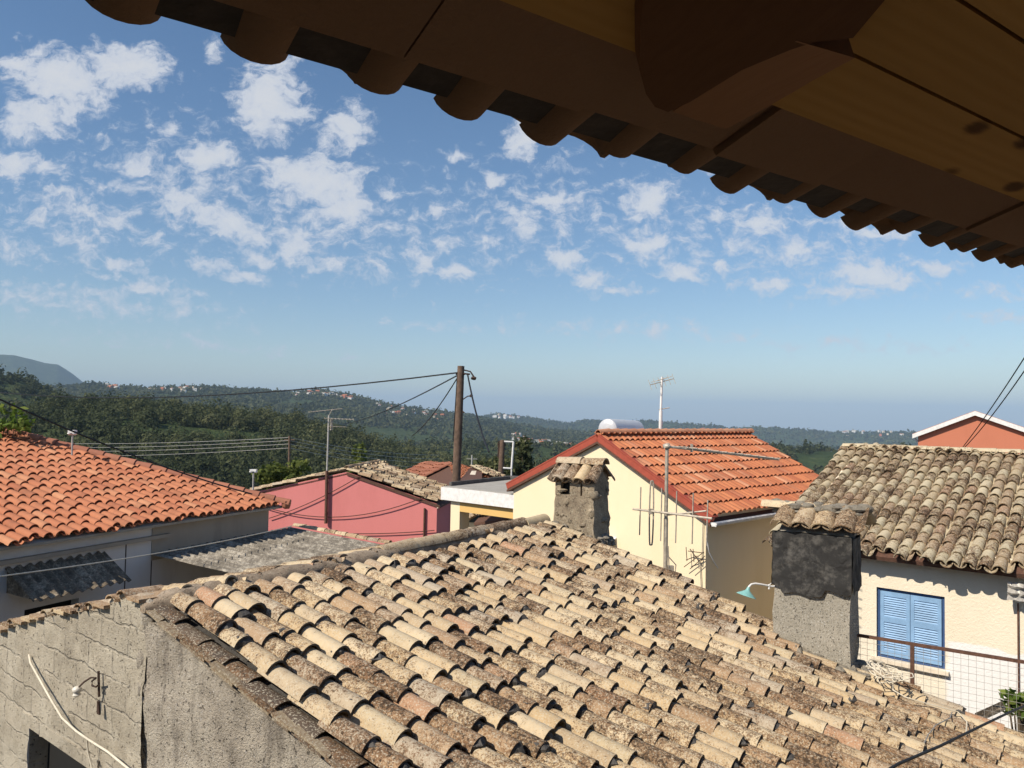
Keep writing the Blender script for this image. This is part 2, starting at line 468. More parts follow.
M['ridge_mortar'] = stucco('pinkish_tan_mortar', [(.2, .145, .1), (.36, .275, .195), (.47, .37, .27), (.55, .45, .34)], .02, scale=1.6, speck=.7)
M['mortar_dark'] = stucco('dark_mortar', [(.05, .045, .045), (.09, .085, .08), (.14, .13, .12), (.2, .19, .18)], .012, scale=2, speck=.4)
M['concrete'] = stucco('grey_concrete', [(.3, .28, .25), (.36, .34, .3), (.4, .38, .34), (.45, .42, .38)], .004, speck=.15)


def painted(name, col, stain=(.5, .42, .3), amt=.25, grain=40, bdist=.004, low=None, lowz=0.0, lowx=None):
    """Painted wall: gentle patches, streaks running down, grain; optionally another paint below a height."""
    m, n, b, pos = new_mat(name)
    a = n.noise(n.mapping(pos, scale=(1, 1, .25)), 1.8, 5, .6)
    c = n.mix(n.smooth(a, .45, .78, 0, amt), col, tuple(q * s for q, s in zip(col, stain)))
    c = n.mix(n.smooth(n.noise(pos, 7, 5, .7), .5, .8, 0, amt * .6), c, tuple(min(.95, q * 1.1) for q in col))
    if low is not None:
        z = n.sep(pos)[2]
        zz = n.math('ADD', z, n.math('MULTIPLY', n.math('SUBTRACT', n.noise(pos, 1.3, 4), .5), .35))
        fl = n.smooth(zz, lowz - .02, lowz + .02, 1, 0)
        if lowx is not None:
            xx = n.math('ADD', n.vmath('DOT_PRODUCT', pos, tuple(lowx[0])), n.math('MULTIPLY', n.math('SUBTRACT', n.noise(pos, 2.3, 4), .5), .4))
            fl = n.math('MULTIPLY', fl, n.smooth(xx, lowx[1] - .05, lowx[1] + .05, .12, 1))
        c = n.mix(fl, c, low)
    n.put(b.inputs['Base Color'], c); b.inputs['Roughness'].default_value = .85
    bump(n, b, n.noise(pos, grain, 4, .65), .5, bdist)
    return m


M['yellow_wall'] = painted('pale_yellow_paint', (.87, .73, .5), (.85, .82, .72), .3)
M['pink_wall'] = painted('rose_pink_paint', (.7, .235, .225), (.8, .72, .7), .45)
M['salmon_wall'] = painted('salmon_paint', (.55, .19, .11), (.78, .75, .72), .45)
M['white_wall'] = painted('white_paint', (.66, .63, .6), (.7, .66, .6), .45)
M['grey_wall'] = painted('bare_grey_plaster', (.36, .31, .25), (.6, .6, .6), .5)
M['ochre'] = painted('ochre_paint', (.72, .47, .17), (.85, .8, .7), .3)
M['white_paint'] = plain('white_trim_paint', (.78, .77, .75), .6)
M['cream_trim'] = plain('cream_trim_paint', (.76, .66, .52), .7)
M['brick_red_trim'] = plain('brick_red_paint', (.36, .07, .04), .7)
M['black_hole'] = plain('dark_interior', (.006, .006, .006), .95, bstr=0)  # near-black colour stands in for the shade inside openings
M['iron'] = plain('rusty_iron', (.06, .035, .025), .8, .2, .4, 30)
M['rust'] = plain('rusted_brown_steel', (.12, .06, .04), .8, .1, .35, 25)
M['galv'] = plain('galvanised_steel', (.5, .48, .45), .5, .3, .2, 14)
M['antenna'] = plain('aged_aluminium', (.45, .4, .33), .55, .3, .25, 20)
M['white_cable'] = plain('white_plastic_cable', (.68, .62, .5), .6, 0, .15)
M['black_cable'] = plain('black_rubber_cable', (.012, .012, .014), .6, 0, .2)
M['grey_cable'] = plain('grey_cable_sheath', (.3, .29, .27), .7)
M['ceramic'] = plain('glazed_white_ceramic', (.7, .66, .58), .3)
M['teal'] = plain('teal_enamel', (.22, .46, .44), .35)
M['blue'] = plain('faded_blue_paint', (.24, .41, .64), .55, 0, .14, 5)
M['blue_dark'] = plain('deep_blue_paint', (.035, .08, .2), .6)
M['pole'] = plain('brown_timber_pole', (.13, .085, .06), .9, 0, .35, 6, .5, .01, 30)
M['tank'] = plain('brushed_white_steel', (.62, .63, .64), .35, .25, .06)
M['wall_stone'] = M['rough_wall']
M['dark_eave_mortar'] = plain('dark_eave_mortar', (.035, .024, .018), .95, 0, .4, 12, .6, .006, 40)  # near-black tone for the strip along the eave edge
M['soil'] = plain('dry_earth', (.12, .1, .07), .95, 0, .3, 3, .5, .03, 20)


def corrug(name, cols):
    m, n, b, pos = new_mat(name)
    a = n.noise(pos, 3, 6, .7); f = n.noise(pos, 40, 4, .75)
    c = n.ramp(n.math('ADD', n.math('MULTIPLY', a, .4), n.math('ADD', n.math('MULTIPLY', f, .3), n.math('MULTIPLY', n.noise(pos, 11, 5, .75), .3))), [(.4, cols[0]), (.5, cols[1]), (.58, cols[2])])
    n.put(b.inputs['Base Color'], c); b.inputs['Roughness'].default_value = .9
    bump(n, b, n.math('ADD', f, n.noise(pos, 11, 5, .75)), .8, .012)
    return m


M['corrug'] = corrug('lichened_fibre_cement', [(.08, .07, .055), (.21, .185, .15), (.45, .41, .34)])
M['awning'] = corrug('grimy_dark_sheet', [(.085, .066, .045), (.19, .15, .105), (.46, .38, .28)])


def tarpaper(name):
    m, n, b, pos = new_mat(name)
    a = n.noise(pos, 5, 4, .6)
    rid = n.math('ABSOLUTE', n.math('SUBTRACT', n.noise(pos, 5.5, 2, .5, .6), .5))
    sm = n.smooth(n.noise(pos, 7, 6, .72), .45, .68)
    n.put(b.inputs['Base Color'], n.mix(sm, n.mix(a, (.018, .018, .019), (.04, .039, .038)), (.105, .1, .092))); b.inputs['Roughness'].default_value = .8; b.inputs['Specular IOR Level'].default_value = .25
    bump(n, b, n.math('ADD', n.smooth(rid, 0, .12), n.math('MULTIPLY', a, 1.0)), .35, .012)
    return m


M['tar'] = tarpaper('black_tar_paper')


def wood(name, c0, c1, rot, knots=True):
    m, n, b, pos = new_mat(name)
    q = n.mapping(pos, rot=(0, 0, -rot))
    g = n.noise(n.mapping(q, scale=(1.1, 16, 16)), 3.0, 6, .62, .5)
    ring = n.node('ShaderNodeTexWave', wave_type='BANDS', bands_direction='Y'); n.put(ring.inputs['Vector'], n.mapping(q, scale=(.35, 6, 1)))
    ring.inputs['Scale'].default_value = 1.5; ring.inputs['Distortion'].default_value = 5; ring.inputs['Detail'].default_value = 3
    c = n.mix(n.math('ADD', n.math('MULTIPLY', g, .6), n.math('MULTIPLY', ring.outputs['Fac'], .3 if knots else 0)), c0, c1)
    c = n.mix(n.math('MULTIPLY', rnd_of(n), .35), c, tuple(x * .6 for x in c0))
    if knots:
        k = n.voro(n.mapping(q, scale=(1, 1.7, 1)), 3.2)
        c = n.mix(n.smooth(n.math('ADD', k, n.math('MULTIPLY', n.math('SUBTRACT', g, .5), .12)), .1, .2, .85, 0), c, (.055, .022, .01))
    n.put(b.inputs['Base Color'], c); b.inputs['Roughness'].default_value = .9; b.inputs['Specular IOR Level'].default_value = .08
    bump(n, b, g, .3, .004)
    return m


ANG_E = math.atan2(.568, .823)
M['pine'] = wood('knotty_pine', (.34, .175, .048), (.46, .255, .08), ANG_E)
M['beam'] = wood('dark_beam_wood', (.1, .044, .02), (.17, .078, .035), ANG_E + math.pi / 2, False)
M['lit_beam_end'] = wood('lit_rafter_end', (.22, .105, .05), (.3, .155, .08), ANG_E + math.pi / 2, False)  # paler copy of the beam wood, standing for light from outdoors
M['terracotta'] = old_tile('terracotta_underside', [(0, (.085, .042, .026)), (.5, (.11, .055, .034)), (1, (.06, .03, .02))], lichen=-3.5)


def leafy(name, cols):
    m, n, b, pos = new_mat(name)
    a = n.noise(pos, .35, 4, .6)
    c = n.ramp(n.math('ADD', n.math('MULTIPLY', rnd_of(n), .6), n.math('MULTIPLY', a, .4)), [(.15, cols[0]), (.45, cols[1]), (.8, cols[2])])
    n.put(b.inputs['Base Color'], c); b.inputs['Roughness'].default_value = .8; b.inputs['Specular IOR Level'].default_value = .2
    tr = n.node('ShaderNodeBsdfTranslucent'); n.put(tr.inputs['Color'], c)
    mx = n.node('ShaderNodeMixShader'); mx.inputs[0].default_value = .4
    n.l.new(b.outputs[0], mx.inputs[1]); n.l.new(tr.outputs[0], mx.inputs[2])
    n.l.new(mx.outputs[0], n.t.nodes['Material Output'].inputs['Surface'])
    return m


M['forest_leaf'] = leafy('woodland_foliage', [(.042, .055, .024), (.082, .098, .042), (.15, .155, .07)])
M['bush_leaf'] = leafy('fresh_green_foliage', [(.06, .11, .02), (.13, .2, .035), (.24, .3, .07)])
M['olive_leaf'] = leafy('yellow_green_foliage', [(.06, .085, .02), (.12, .15, .035), (.2, .23, .06)])
M['bark'] = plain('grey_brown_bark', (.12, .09, .06), .95)

# ------------------------------------------------------------------ terrain: one sheet from the village to the horizon
def prof(pts):
    """(u, v) pixels of a measured skyline -> function of azimuth giving tan(elevation)."""
    az, te = [], []
    for u, v in pts:
        q = ray(u, v); az.append(math.atan2(q.x, q.y)); te.append(q.z / math.hypot(q.x, q.y))
    return np.array(az), np.array(te)


L_NEAR = prof([(-700, 440), (-300, 424), (0, 418), (25, 416), (50, 413), (82, 410), (150, 409), (200, 415), (256, 420), (278, 423), (319, 430), (357, 441), (404, 456), (445, 466), (520, 472), (620, 476), (760, 478), (1030, 480), (1600, 480)])
L_LEFT = prof([(-700, 372), (-300, 360), (-60, 368), (0, 374), (20, 379), (40, 388), (57, 395), (75, 405), (95, 414), (130, 425), (250, 446), (1600, 480)])
L_MID = prof([(-700, 390), (0, 392), (75, 388), (90, 385), (122, 388), (170, 387), (205, 387), (256, 389), (290, 393), (318, 391), (345, 395), (380, 403), (430, 410), (470, 416), (520, 425), (560, 431), (640, 438), (760, 446), (900, 452), (1600, 450)])
L_FAR = prof([(-700, 405), (300, 408), (440, 417), (480, 416), (498, 413), (515, 416), (543, 420), (566, 424), (583, 421), (610, 422), (646, 421), (686, 425), (732, 430), (756, 428), (789, 429), (832, 433), (870, 433), (914, 434), (1100, 430), (1600, 436)])
L_MTN = prof([(-700, 330), (-300, 338), (-100, 350), (0, 354), (14, 355), (30, 359), (45, 363), (58, 365), (70, 373), (85, 385), (100, 394), (140, 404), (200, 424), (1600, 452)])

azf = np.radians(np.arange(-43, 43.01, 0.14)); azc = np.radians(np.arange(44, 316.1, 4.0))
AZ = np.concatenate([azf, azc])
RR = np.concatenate([[0.5], np.arange(5, 60, 5), np.arange(60, 300, 9), np.arange(300, 1300, 12), np.arange(1300, 3400, 16), np.arange(3400, 6300, 40), np.arange(6300, 12000, 130), np.arange(12000, 26001, 1500)])


def vnoise(x, y, seed):
    """Smooth value noise on arrays."""
    xi = np.floor(x).astype(np.int64); yi = np.floor(y).astype(np.int64); fx = x - xi; fy = y - yi
    fx = fx * fx * (3 - 2 * fx); fy = fy * fy * (3 - 2 * fy)
    def h(a, b):
        n = (a * 374761393 + b * 668265263 + seed * 974634777) & 0x7fffffff
        n = ((n ^ (n >> 13)) * 1274126177) & 0x7fffffff
        return ((n ^ (n >> 16)) & 0xffff) / 65535.0
    return (h(xi, yi) * (1 - fx) + h(xi + 1, yi) * fx) * (1 - fy) + (h(xi, yi + 1) * (1 - fx) + h(xi + 1, yi + 1) * fx) * fy


def fbm(x, y, seed, octs=4):
    s = 0; a = .5
    for k in range(octs):
        s = s + a * (vnoise(x * 2 ** k, y * 2 ** k, seed + k) - .5); a *= .55
    return s


def ground(az, r):
    """Terrain height (world z) at azimuth and distance arrays."""
    az = np.asarray(az, float); r = np.asarray(r, float)
    a = np.where(az > math.pi, az - 2 * math.pi, az)
    t = lambda L: np.interp(a, L[0], L[1])
    n1, n2, n3, n4, n5 = (t(L) for L in (L_NEAR, L_LEFT, L_MID, L_FAR, L_MTN))
    ctr = [(0, 0 * a), (60, 0 * a - .6), (130, 0 * a - 16), (210, np.minimum(-34, EYE + 210 * n1 - 12)), (520, EYE + 520 * n1), (720, EYE + 720 * n1 - 34), (1050, EYE + 1050 * n2),
           (1500, np.minimum(EYE + 1500 * n2 - 60, EYE + 1500 * (n3 - .028))), (2300, EYE + 2300 * (n3 - .018)), (3200, EYE + 3200 * n3), (4000, EYE + 4000 * np.minimum(n3, n4) - 150), (5600, EYE + 5600 * n4), (7000, EYE + 7000 * np.minimum(n4, n5) - 200),
           (9500, EYE + 9500 * n5), (12000, 0 * a - 250), (26000, 0 * a - 420)]
    z = np.zeros_like(r + a)
    for (r0, z0), (r1, z1) in zip(ctr[:-1], ctr[1:]):
        k = np.clip((r - r0) / (r1 - r0), 0, 1); k = k * k * (3 - 2 * k)
        z = np.where((r >= r0) & (r <= r1), z0 + (z1 - z0) * k, z)
    x, y = r * np.sin(a), r * np.cos(a)
    am = np.clip((r - 150) / 700, 0, 1)
    z = z + am * fbm(x / 420, y / 420, 3, 4) * 26 * np.clip(r / 2500, .3, 1.6)
    z = z + np.clip((r - 700) / 800, 0, 1) * np.clip((6500 - r) / 1500, 0, 1) * (fbm(x / 45, y / 45, 9, 2) * 8)
    return np.where(r > 26000 - 1, -420, z)


gaz, grr = np.meshgrid(AZ, RR)
gz = ground(gaz, grr)
gv_ = np.stack([grr * np.sin(gaz), grr * np.cos(gaz), gz], -1)
nr, na = gaz.shape
ii, jj = np.meshgrid(np.arange(nr - 1), np.arange(na), indexing='ij')
jn = (jj + 1) % na
gf = np.stack([ii * na + jj, (ii + 1) * na + jj, (ii + 1) * na + jn, ii * na + jn], -1).reshape(-1, 4)


def mesh_np(name, verts, quads, mats, rnd=None, mat_idx=None, smooth=False, parent=None):
    me = bpy.data.meshes.new(name)
    k = quads.shape[1]; nq = len(quads)
    me.vertices.add(len(verts)); me.vertices.foreach_set('co', np.asarray(verts, dtype=np.float32).ravel())
    me.loops.add(nq * k); me.loops.foreach_set('vertex_index', quads.astype(np.int32).ravel())
    me.polygons.add(nq)
    me.polygons.foreach_set('loop_start', np.arange(nq, dtype=np.int32) * k); me.polygons.foreach_set('loop_total', np.full(nq, k, dtype=np.int32))
    if mat_idx is not None: me.polygons.foreach_set('material_index', mat_idx.astype(np.int32))
    if rnd is not None:
        at = me.attributes.new('rnd', 'FLOAT', 'FACE'); at.data.foreach_set('value', rnd.astype(np.float32))
    for m in mats: me.materials.append(m)
    me.polygons.foreach_set('use_smooth', [bool(smooth)] * nq)
    me.update(calc_edges=True)
    o = bpy.data.objects.new(name, me); COL.objects.link(o)
    if parent: o.parent = parent
    return o


def hills_mat():
    m, n, b, pos = new_mat('wooded_hillsides')
    big = n.noise(pos, .0016, 5, .6); mid = n.noise(pos, .012, 5, .65); fine = n.noise(pos, .07, 4, .7)
    c = n.ramp(n.math('ADD', n.math('MULTIPLY', mid, .5), n.math('MULTIPLY', fine, .5)), [(.32, (.018, .03, .012)), (.5, (.04, .06, .022)), (.66, (.085, .1, .04))])
    field = n.smooth(n.math('ADD', big, n.math('MULTIPLY', n.math('SUBTRACT', mid, .5), .5)), .6, .7, 0, .55)
    c = n.mix(field, c, (.15, .16, .07))
    dist = n.vmath('LENGTH', pos)
    c = n.mix(n.smooth(dist, 60, 110), (.1, .085, .06), c)
    n.put(b.inputs['Base Color'], c); b.inputs['Roughness'].default_value = 1
    b.inputs['Specular IOR Level'].default_value = .1
    bump(n, b, fine, 1, 6)
    return m


o = mesh_np('hills', gv_.reshape(-1, 3), gf[:, ::-1], [hills_mat()], smooth=True)
tag(o, 'wooded hills and ridges rolling away below the village', kind='structure')


# ------------------------------------------------------------------ woodland
def scatter_wood(name, label, spots, size, leaves, leaf, mat, seed):
    """Crowns made of small leaf-clump faces spread through uneven volumes; spots = array (n, 3)."""
    g = np.random.default_rng(seed); n = len(spots)
    pt_ = fbm(spots[:, 0] / 60 + 40, spots[:, 1] / 60 + 40, seed, 3)
    tr = np.clip(.42 + 1.3 * pt_ + .55 * (g.random(n) - .5), 0, 1)      # tone of each tree, in drifts
    s = size * (0.45 + 1.1 * g.random(n) ** 1.6); tall = g.random(n) < .05; s = np.where(tall, s * .45, s); hgt = s * np.where(tall, 3.2, 0.75 + 0.5 * g.random(n))
    lob = g.normal(size=(n, 5, 3)) * .27                               # lobes of the crown
    idx = np.repeat(np.arange(n), leaves); k = len(idx)
    L = lob[idx, g.integers(0, 5, k)]
    d = g.normal(size=(k, 3)); d /= np.linalg.norm(d, axis=1)[:, None]
    q = L + d * (.5 + .16 * g.random(k))[:, None]
    q[:, 2] = np.maximum(q[:, 2] + .55, -.1)
    c = spots[idx] + q * np.stack([s[idx], s[idx], hgt[idx]], -1) * .62
    a = np.cross(d, g.normal(size=(k, 3))); a /= np.linalg.norm(a, axis=1)[:, None] + 1e-9
    bb = np.cross(d + .3 * g.normal(size=(k, 3)), a); bb /= np.linalg.norm(bb, axis=1)[:, None] + 1e-9
    ls = (leaf * (.6 + .8 * g.random(k)))[:, None]
    v = np.stack([c - a * ls - bb * ls * .7, c + a * ls - bb * ls * .7, c + a * ls * .8 + bb * ls * .7, c - a * ls * .7 + bb * ls], 1).reshape(-1, 3)
    f = np.arange(k * 4).reshape(-1, 4)
    o = mesh_np(name, v, f, [mat], rnd=np.clip(tr[idx] * 1.1 - .05 + .16 * (g.random(k) - .5), 0, 1))
    return tag(o, label, kind='stuff')


def spots_in(n, az0, az1, r0, r1, seed, keep=None):
    g = np.random.default_rng(seed)
    n = int(n * 1.25); az = np.radians(az0) + g.random(n) * np.radians(az1 - az0); r = r0 + g.random(n) ** .8 * (r1 - r0)
    if keep is not None:
        k = keep(az, r); az, r = az[k], r[k]
    cl = fbm(r * np.sin(az) / 110 + 7, r * np.cos(az) / 110 + 7, 77, 3) < .13; az, r = az[cl], r[cl]   # clearings
    return np.stack([r * np.sin(az), r * np.cos(az), ground(az, r) - .4], -1)


scatter_wood('woodland', 'dense mixed woodland covering the nearer hillside below the village', spots_in(4200, -40, 12, 190, 680, 5), 8.2, 190, .5, M['forest_leaf'], 11)
scatter_wood('hillside_scrub', 'dark trees and scrub on the second hill and the valley floor', spots_in(6500, -40, 36, 600, 1700, 6), 9.0, 46, 1.2, M['forest_leaf'], 12)
scatter_wood('ridge_woods', 'trees roughening the crest of the long middle ridge', spots_in(14000, -36, 34, 1700, 3350, 7), 13, 12, 3.2, M['forest_leaf'], 13)

scatter_wood('far_ridge_woods', 'woods on the farthest ridges under the skyline', spots_in(9000, -6, 38, 3500, 5900, 8), 15, 9, 4.6, M['forest_leaf'], 14)

# far villages: each house a small object of its own
def far_house_mesh(w_, d_, h_, wallm, roofm):
    mb = MB()
    mb.box((0, 0, h_ / 2 - 2), w_, d_, h_ + 4, 0)
    z = h_; e = .4; r_ = w_ * .2
    mb.quad((-w_ / 2 - e, -d_ / 2 - e, z), (w_ / 2 + e, -d_ / 2 - e, z), (w_ / 2 + e, 0, z + r_), (-w_ / 2 - e, 0, z + r_), 1)
    mb.quad((w_ / 2 + e, d_ / 2 + e, z), (-w_ / 2 - e, d_ / 2 + e, z), (-w_ / 2 - e, 0, z + r_), (w_ / 2 + e, 0, z + r_), 1)
    for s_ in (-1, 1): mb.add([(s_ * w_ / 2, -d_ / 2, z), (s_ * w_ / 2, d_ / 2, z), (s_ * w_ / 2, 0, z + r_)], [(0, 1, 2)], 0)
    for k in (-1, 1): mb.box((k * w_ * .22, -d_ / 2 - .03, h_ * .5), w_ * .14, .1, h_ * .25, 2)
    return mb


FH_MATS = [[M['white_paint'], M['hip_tile'], M['black_hole']], [M['cream_trim'], M['old_tile_far'], M['black_hole']], [M['white_paint'], M['concrete'], M['black_hole']], [M['salmon_wall'], M['red_tile'], M['black_hole']]]
FH = []
for k, (a_, b_, c_) in enumerate([(11, 9, 6), (9, 8, 5), (14, 9, 7), (12, 10, 8)]):
    o = far_house_mesh(a_, b_, c_, 0, 0).build('far_house', FH_MATS[k])
    FH.append(o)
g = random.Random(3)
VILL = [  # u range, distance range, number, label, group, size
    (100, 124, 2950, 3120, 10, 'tiny pale house on the far ridge under the blue mountain', 'houses on the ridge below the mountain', 1.5),
    (146, 205, 2850, 3080, 20, 'tiny white house strung along the far ridge behind the wooded hill', 'houses strung along the far ridge', 1.3),
    (296, 352, 2850, 3080, 34, 'tiny white house of the hilltop village above the pink house', 'houses of the hilltop village', 1.35),
    (372, 446, 2500, 2950, 30, 'tiny white house scattered on the ridge slope beside the tall utility pole', 'houses scattered on the ridge slope', 1.25),
    (492, 520, 5200, 5450, 14, 'tiny white house on the small far hill behind the tall pole', 'houses on the small far hill', 1.7),
    (512, 575, 2100, 2350, 40, 'tiny pale house of the valley village beyond the white pipe frame', 'houses of the valley village', 1.1),
    (700, 720, 5000, 5400, 4, 'tiny pale house on the far hills behind the red tiled roof', 'houses on the far hills', 1.6),
    (840, 905, 5300, 5600, 16, 'tiny pale house on the hazy skyline beside the salmon house', 'houses on the hazy skyline', 1.7),
]
first = set()
for (u0, u1, r0, r1, n_, lab, grp, sz) in VILL:
    for k in range(n_):
        u = g.uniform(u0, u1); q = ray(u, 420); az = math.atan2(q.x, q.y); r = g.uniform(r0, r1)
        zz = float(ground(np.array([az]), np.array([r]))[0])
        i = g.choice((0, 0, 1, 1, 2, 2, 3))
        o = FH[i]
        if i in first: o = FH[i].copy(); COL.objects.link(o)
        first.add(i)
        o.location = (r * math.sin(az), r * math.cos(az), zz + (2.5 if r < 3400 else 8))
        o.rotation_euler = (0, 0, g.uniform(-.6, .6)); s_ = sz * g.uniform(.8, 1.2); s_ *= .78; o.scale = (s_, s_, s_)
        tag(o, lab, 'house', grp)

# ------------------------------------------------------------------ haze (air)
HAZE = 7.2e-5
if HAZE:
    mb = MB(); mb.box((0, 4000, 75), 60000, 56000, 1150)
    m = bpy.data.materials.new('thin_air_haze'); m.use_nodes = True
    t = m.node_tree; t.nodes.clear()
    pv = t.nodes.new('ShaderNodeVolumePrincipled'); pv.inputs['Color'].default_value = (.54, .75, 1, 1); pv.inputs['Density'].default_value = HAZE; pv.inputs['Anisotropy'].default_value = -0.1
    t.links.new(pv.outputs[0], t.nodes.new('ShaderNodeOutputMaterial').inputs['Volume'])
    o = mb.build('haze', m); tag(o, 'thin blue haze in the air over the hills', kind='stuff')

# ------------------------------------------------------------------ barrel-tile roof
Z = Vector((0, 0, 1))


def tile_roof(mb, O, es, ed, smin, smax, tmax, pitch, course, L, r0, r1, jit=1.0, inside=None, n=8, th=.013, gap=0.0, g=None, lift=.03, flatc=1.0, chan=True, tmin=0.0, sag=None, slip=.02, plug=0.0, plug_mb=None, tclip=None, lip=None):
    """Rows of covers and channels. es along the ridge, ed down the slope."""
    g = g or rng
    es, ed = Vector(es).normalized(), Vector(ed).normalized()
    nn = es.cross(ed)
    if nn.z < 0: nn = -nn
    ncol = int((smax - smin) / pitch + .5)
    for c in range(ncol + 1):
        s0 = smin + c * pitch
        cj = g.gauss(0, .008) * jit
        k = 0; t1 = tmin + course * .75 + g.gauss(0, .25) * course * (jit > .3) * .35
        while t1 < tmax + course * .3:
            for kind in (('cover', 'chan') if chan else ('cover',)):
                s = s0 + (0 if kind == 'cover' else pitch / 2) + cj + g.gauss(0, .006) * jit
                t = t1 + g.gauss(0, slip) * jit + (0 if kind == 'cover' else -.03)
                Lk = L if tclip is None else min(L, max(.12, t - tclip))
                if s > smax + .01 or s < smin - .01: continue
                if inside and not inside(s, t): continue
                z = sag(s, t) if sag else 0
                yaw = g.gauss(0, .022) * jit; rollj = g.gauss(0, .05) * jit
                tilt = lift / L
                dn = (ed + es * yaw - nn * tilt * -1.0 * 0).normalized()
                dn = (dn + nn * (tilt * .9 + g.gauss(0, .012) * jit)).normalized()
                sd_ = nn.cross(dn).normalized(); nv = dn.cross(sd_); nv = nv if nv.dot(nn) > 0 else -nv
                sd_, nv = (sd_ * math.cos(rollj) + nv * math.sin(rollj)), (nv * math.cos(rollj) - sd_ * math.sin(rollj))
                rv = g.random()
                kk = 1 + g.gauss(0, .04) * jit
                if kind == 'cover':
                    low = O + es * s + ed * t + nn * (z + lift + .018)
                    mb.tile(low, dn, sd_, nv, Lk * (1 + g.gauss(0, .03) * jit), r0 * kk, r1 * kk, th, n, R(166), False, 0, rv, flatc, g.gauss(0, .02) * jit, lip)
                    if plug and g.random() < plug:
                        plug_mb.lump(low - dn * (.02 + .04 * g.random()) + nv * r1 * .25, r1 * .8, r1 * .8, r1 * .62, g.randrange(9999), 1, rv, 7, 5, .3)
                else:
                    low = O + es * s + ed * t + nn * (z + lift * .7 + r1 * .9)
                    mb.tile(low, dn, sd_, nv, Lk, r0 * .95 * kk, r1 * .95 * kk, th, n, R(150), True, 0, rv, flatc)
            t1 += course * (1 + g.gauss(0, .05) * jit); k += 1


# ------------------------------------------------------------------ the old stone house under the eyes
S = 5.5
A = P(150, 590, S)
r_ = Vector((.5578, .83, 0)).normalized(); h_ = Vector((.83, -.5578, 0)).normalized()
SL = .29
d_ = (h_ - Z * SL).normalized(); n_ = d_.cross(r_); n_ = n_ if n_.z > 0 else -n_
RO = A - Z * .1                                                        # roof plane, a little under the ridge cap
house = thing('stone_house', 'old stone house with sagging cream barrel tile roof filling the view', 'house', (A.x + 2.5, A.y - 0.5, 0))


def roof_pt(u, v, lift=0.0): return onplane(u, v, RO + n_ * lift, n_)
def st_of(p): q = p - RO; return q.dot(r_), q.dot(d_)


SEND, TEND = 5.2, 6.1
sagf = lambda s, t: .035 * math.sin(s * 1.3 + .6) * math.sin(t * .9 + .4) + .015 * math.sin(s * 3.1 + t * 2.2) - .03 * math.sin(math.pi * min(max(s / SEND, 0), 1)) * (1 - t / 8)
c1 = roof_pt(593.5, 545); c2 = roof_pt(849, 676)                        # front corners of the two chimneys
C1W, C1D, C2W, C2D = .56, .40, .70, .40
def outside_chimneys(s, t):
    for c, w_, dd in ((c1, C1W, C1D), (c2, C2W, C2D)):
        cs, ct = st_of(c)
        if cs - .02 < s < cs + dd + .04 and ct - w_ - .02 < t - .16 < ct + .04: return False
    return True
tg = random.Random(21)
mb = MB(); plug = MB()
tile_roof(mb, RO, r_, d_, .13, SEND, TEND, .174, .3, .4, .068, .086, 1.0, outside_chimneys, 8, .014, g=tg, lift=.03, sag=sagf, slip=.034, plug=.5, plug_mb=mb, tmin=.1, tclip=.13, lip=1)
roof = mb.build('roof', [M['old_tile'], M['mortar_dark']], house, 40)
mb = MB()                                                              # the board bed under the tiles
mb.slab([RO + r_ * .02 - n_ * .03, RO + r_ * (SEND + .05) - n_ * .03, RO + r_ * (SEND + .05) + d_ * TEND - n_ * .03, RO + r_ * .02 + d_ * TEND - n_ * .03], -n_ * .08)
d2 = (-h_ - Z * SL).normalized(); n2_ = d2.cross(r_); n2_ = n2_ if n2_.z > 0 else -n2_
mb.slab([RO - n2_ * .03 + r_ * .02, RO + r_ * (SEND + .05) - n2_ * .03, RO + r_ * (SEND + .05) + d2 * 4.2 - n2_ * .03, RO + r_ * .5 + d2 * 4.2 - n2_ * .03], -n2_ * .08)
mb.build('roof_bed', M['mortar_dark'], roof)
mb = MB()                                                              # the slope on the far side of the ridge
tile_roof(mb, RO, r_, d2, .1, SEND, 4.0, .174, .32, .4, .068, .086, 1.0, lambda s, t: s > .12 + .1 * t, 6, .014, g=tg, lift=.03, tmin=.16)
mb.build('back_slope', M['old_tile'], roof, 40)
# flat dark slabs along the near verge
mb = MB(); t = -.02; g = random.Random(4)
while t < TEND:
    ln = g.uniform(.18, .42)
    a = RO + d_ * t + r_ * (-.055 + g.gauss(0, .008)) + n_ * (-.028 + g.uniform(-.008, .01))
    wd = g.uniform(.05, .075)
    mb.slab([a, a + d_ * ln * .5 + r_ * g.gauss(0, .008), a + d_ * ln, a + d_ * (ln - .02) + r_ * wd, a + d_ * .01 + r_ * wd], n_ * g.uniform(.014, .024), 0, g.uniform(.7, 1))
    if g.random() < .6: mb.slab([a - n_ * .03 + r_ * .015, a + d_ * ln * .8 - n_ * .03 + r_ * .012, a + d_ * ln * .8 - n_ * .03 + r_ * .08, a - n_ * .03 + r_ * .08], n_ * .018, 0, g.uniform(.4, 1))
    t += ln * g.uniform(.9, 1.03)
t = .02
while t < TEND:
    ln = g.uniform(.24, .36)
    mb.tile(RO + r_ * (.045 + g.gauss(0, .008)) + d_ * (t + ln) + n_ * (-.012 + g.uniform(0, .012)), (d_ + n_ * .06).normalized(), r_, n_, ln + .06, .062, .07, .016, 8, R(150), False, 0, g.uniform(0, .45), .45)
    t += ln
mb.build('verge_slabs', M['dark_slab'], house, 40)
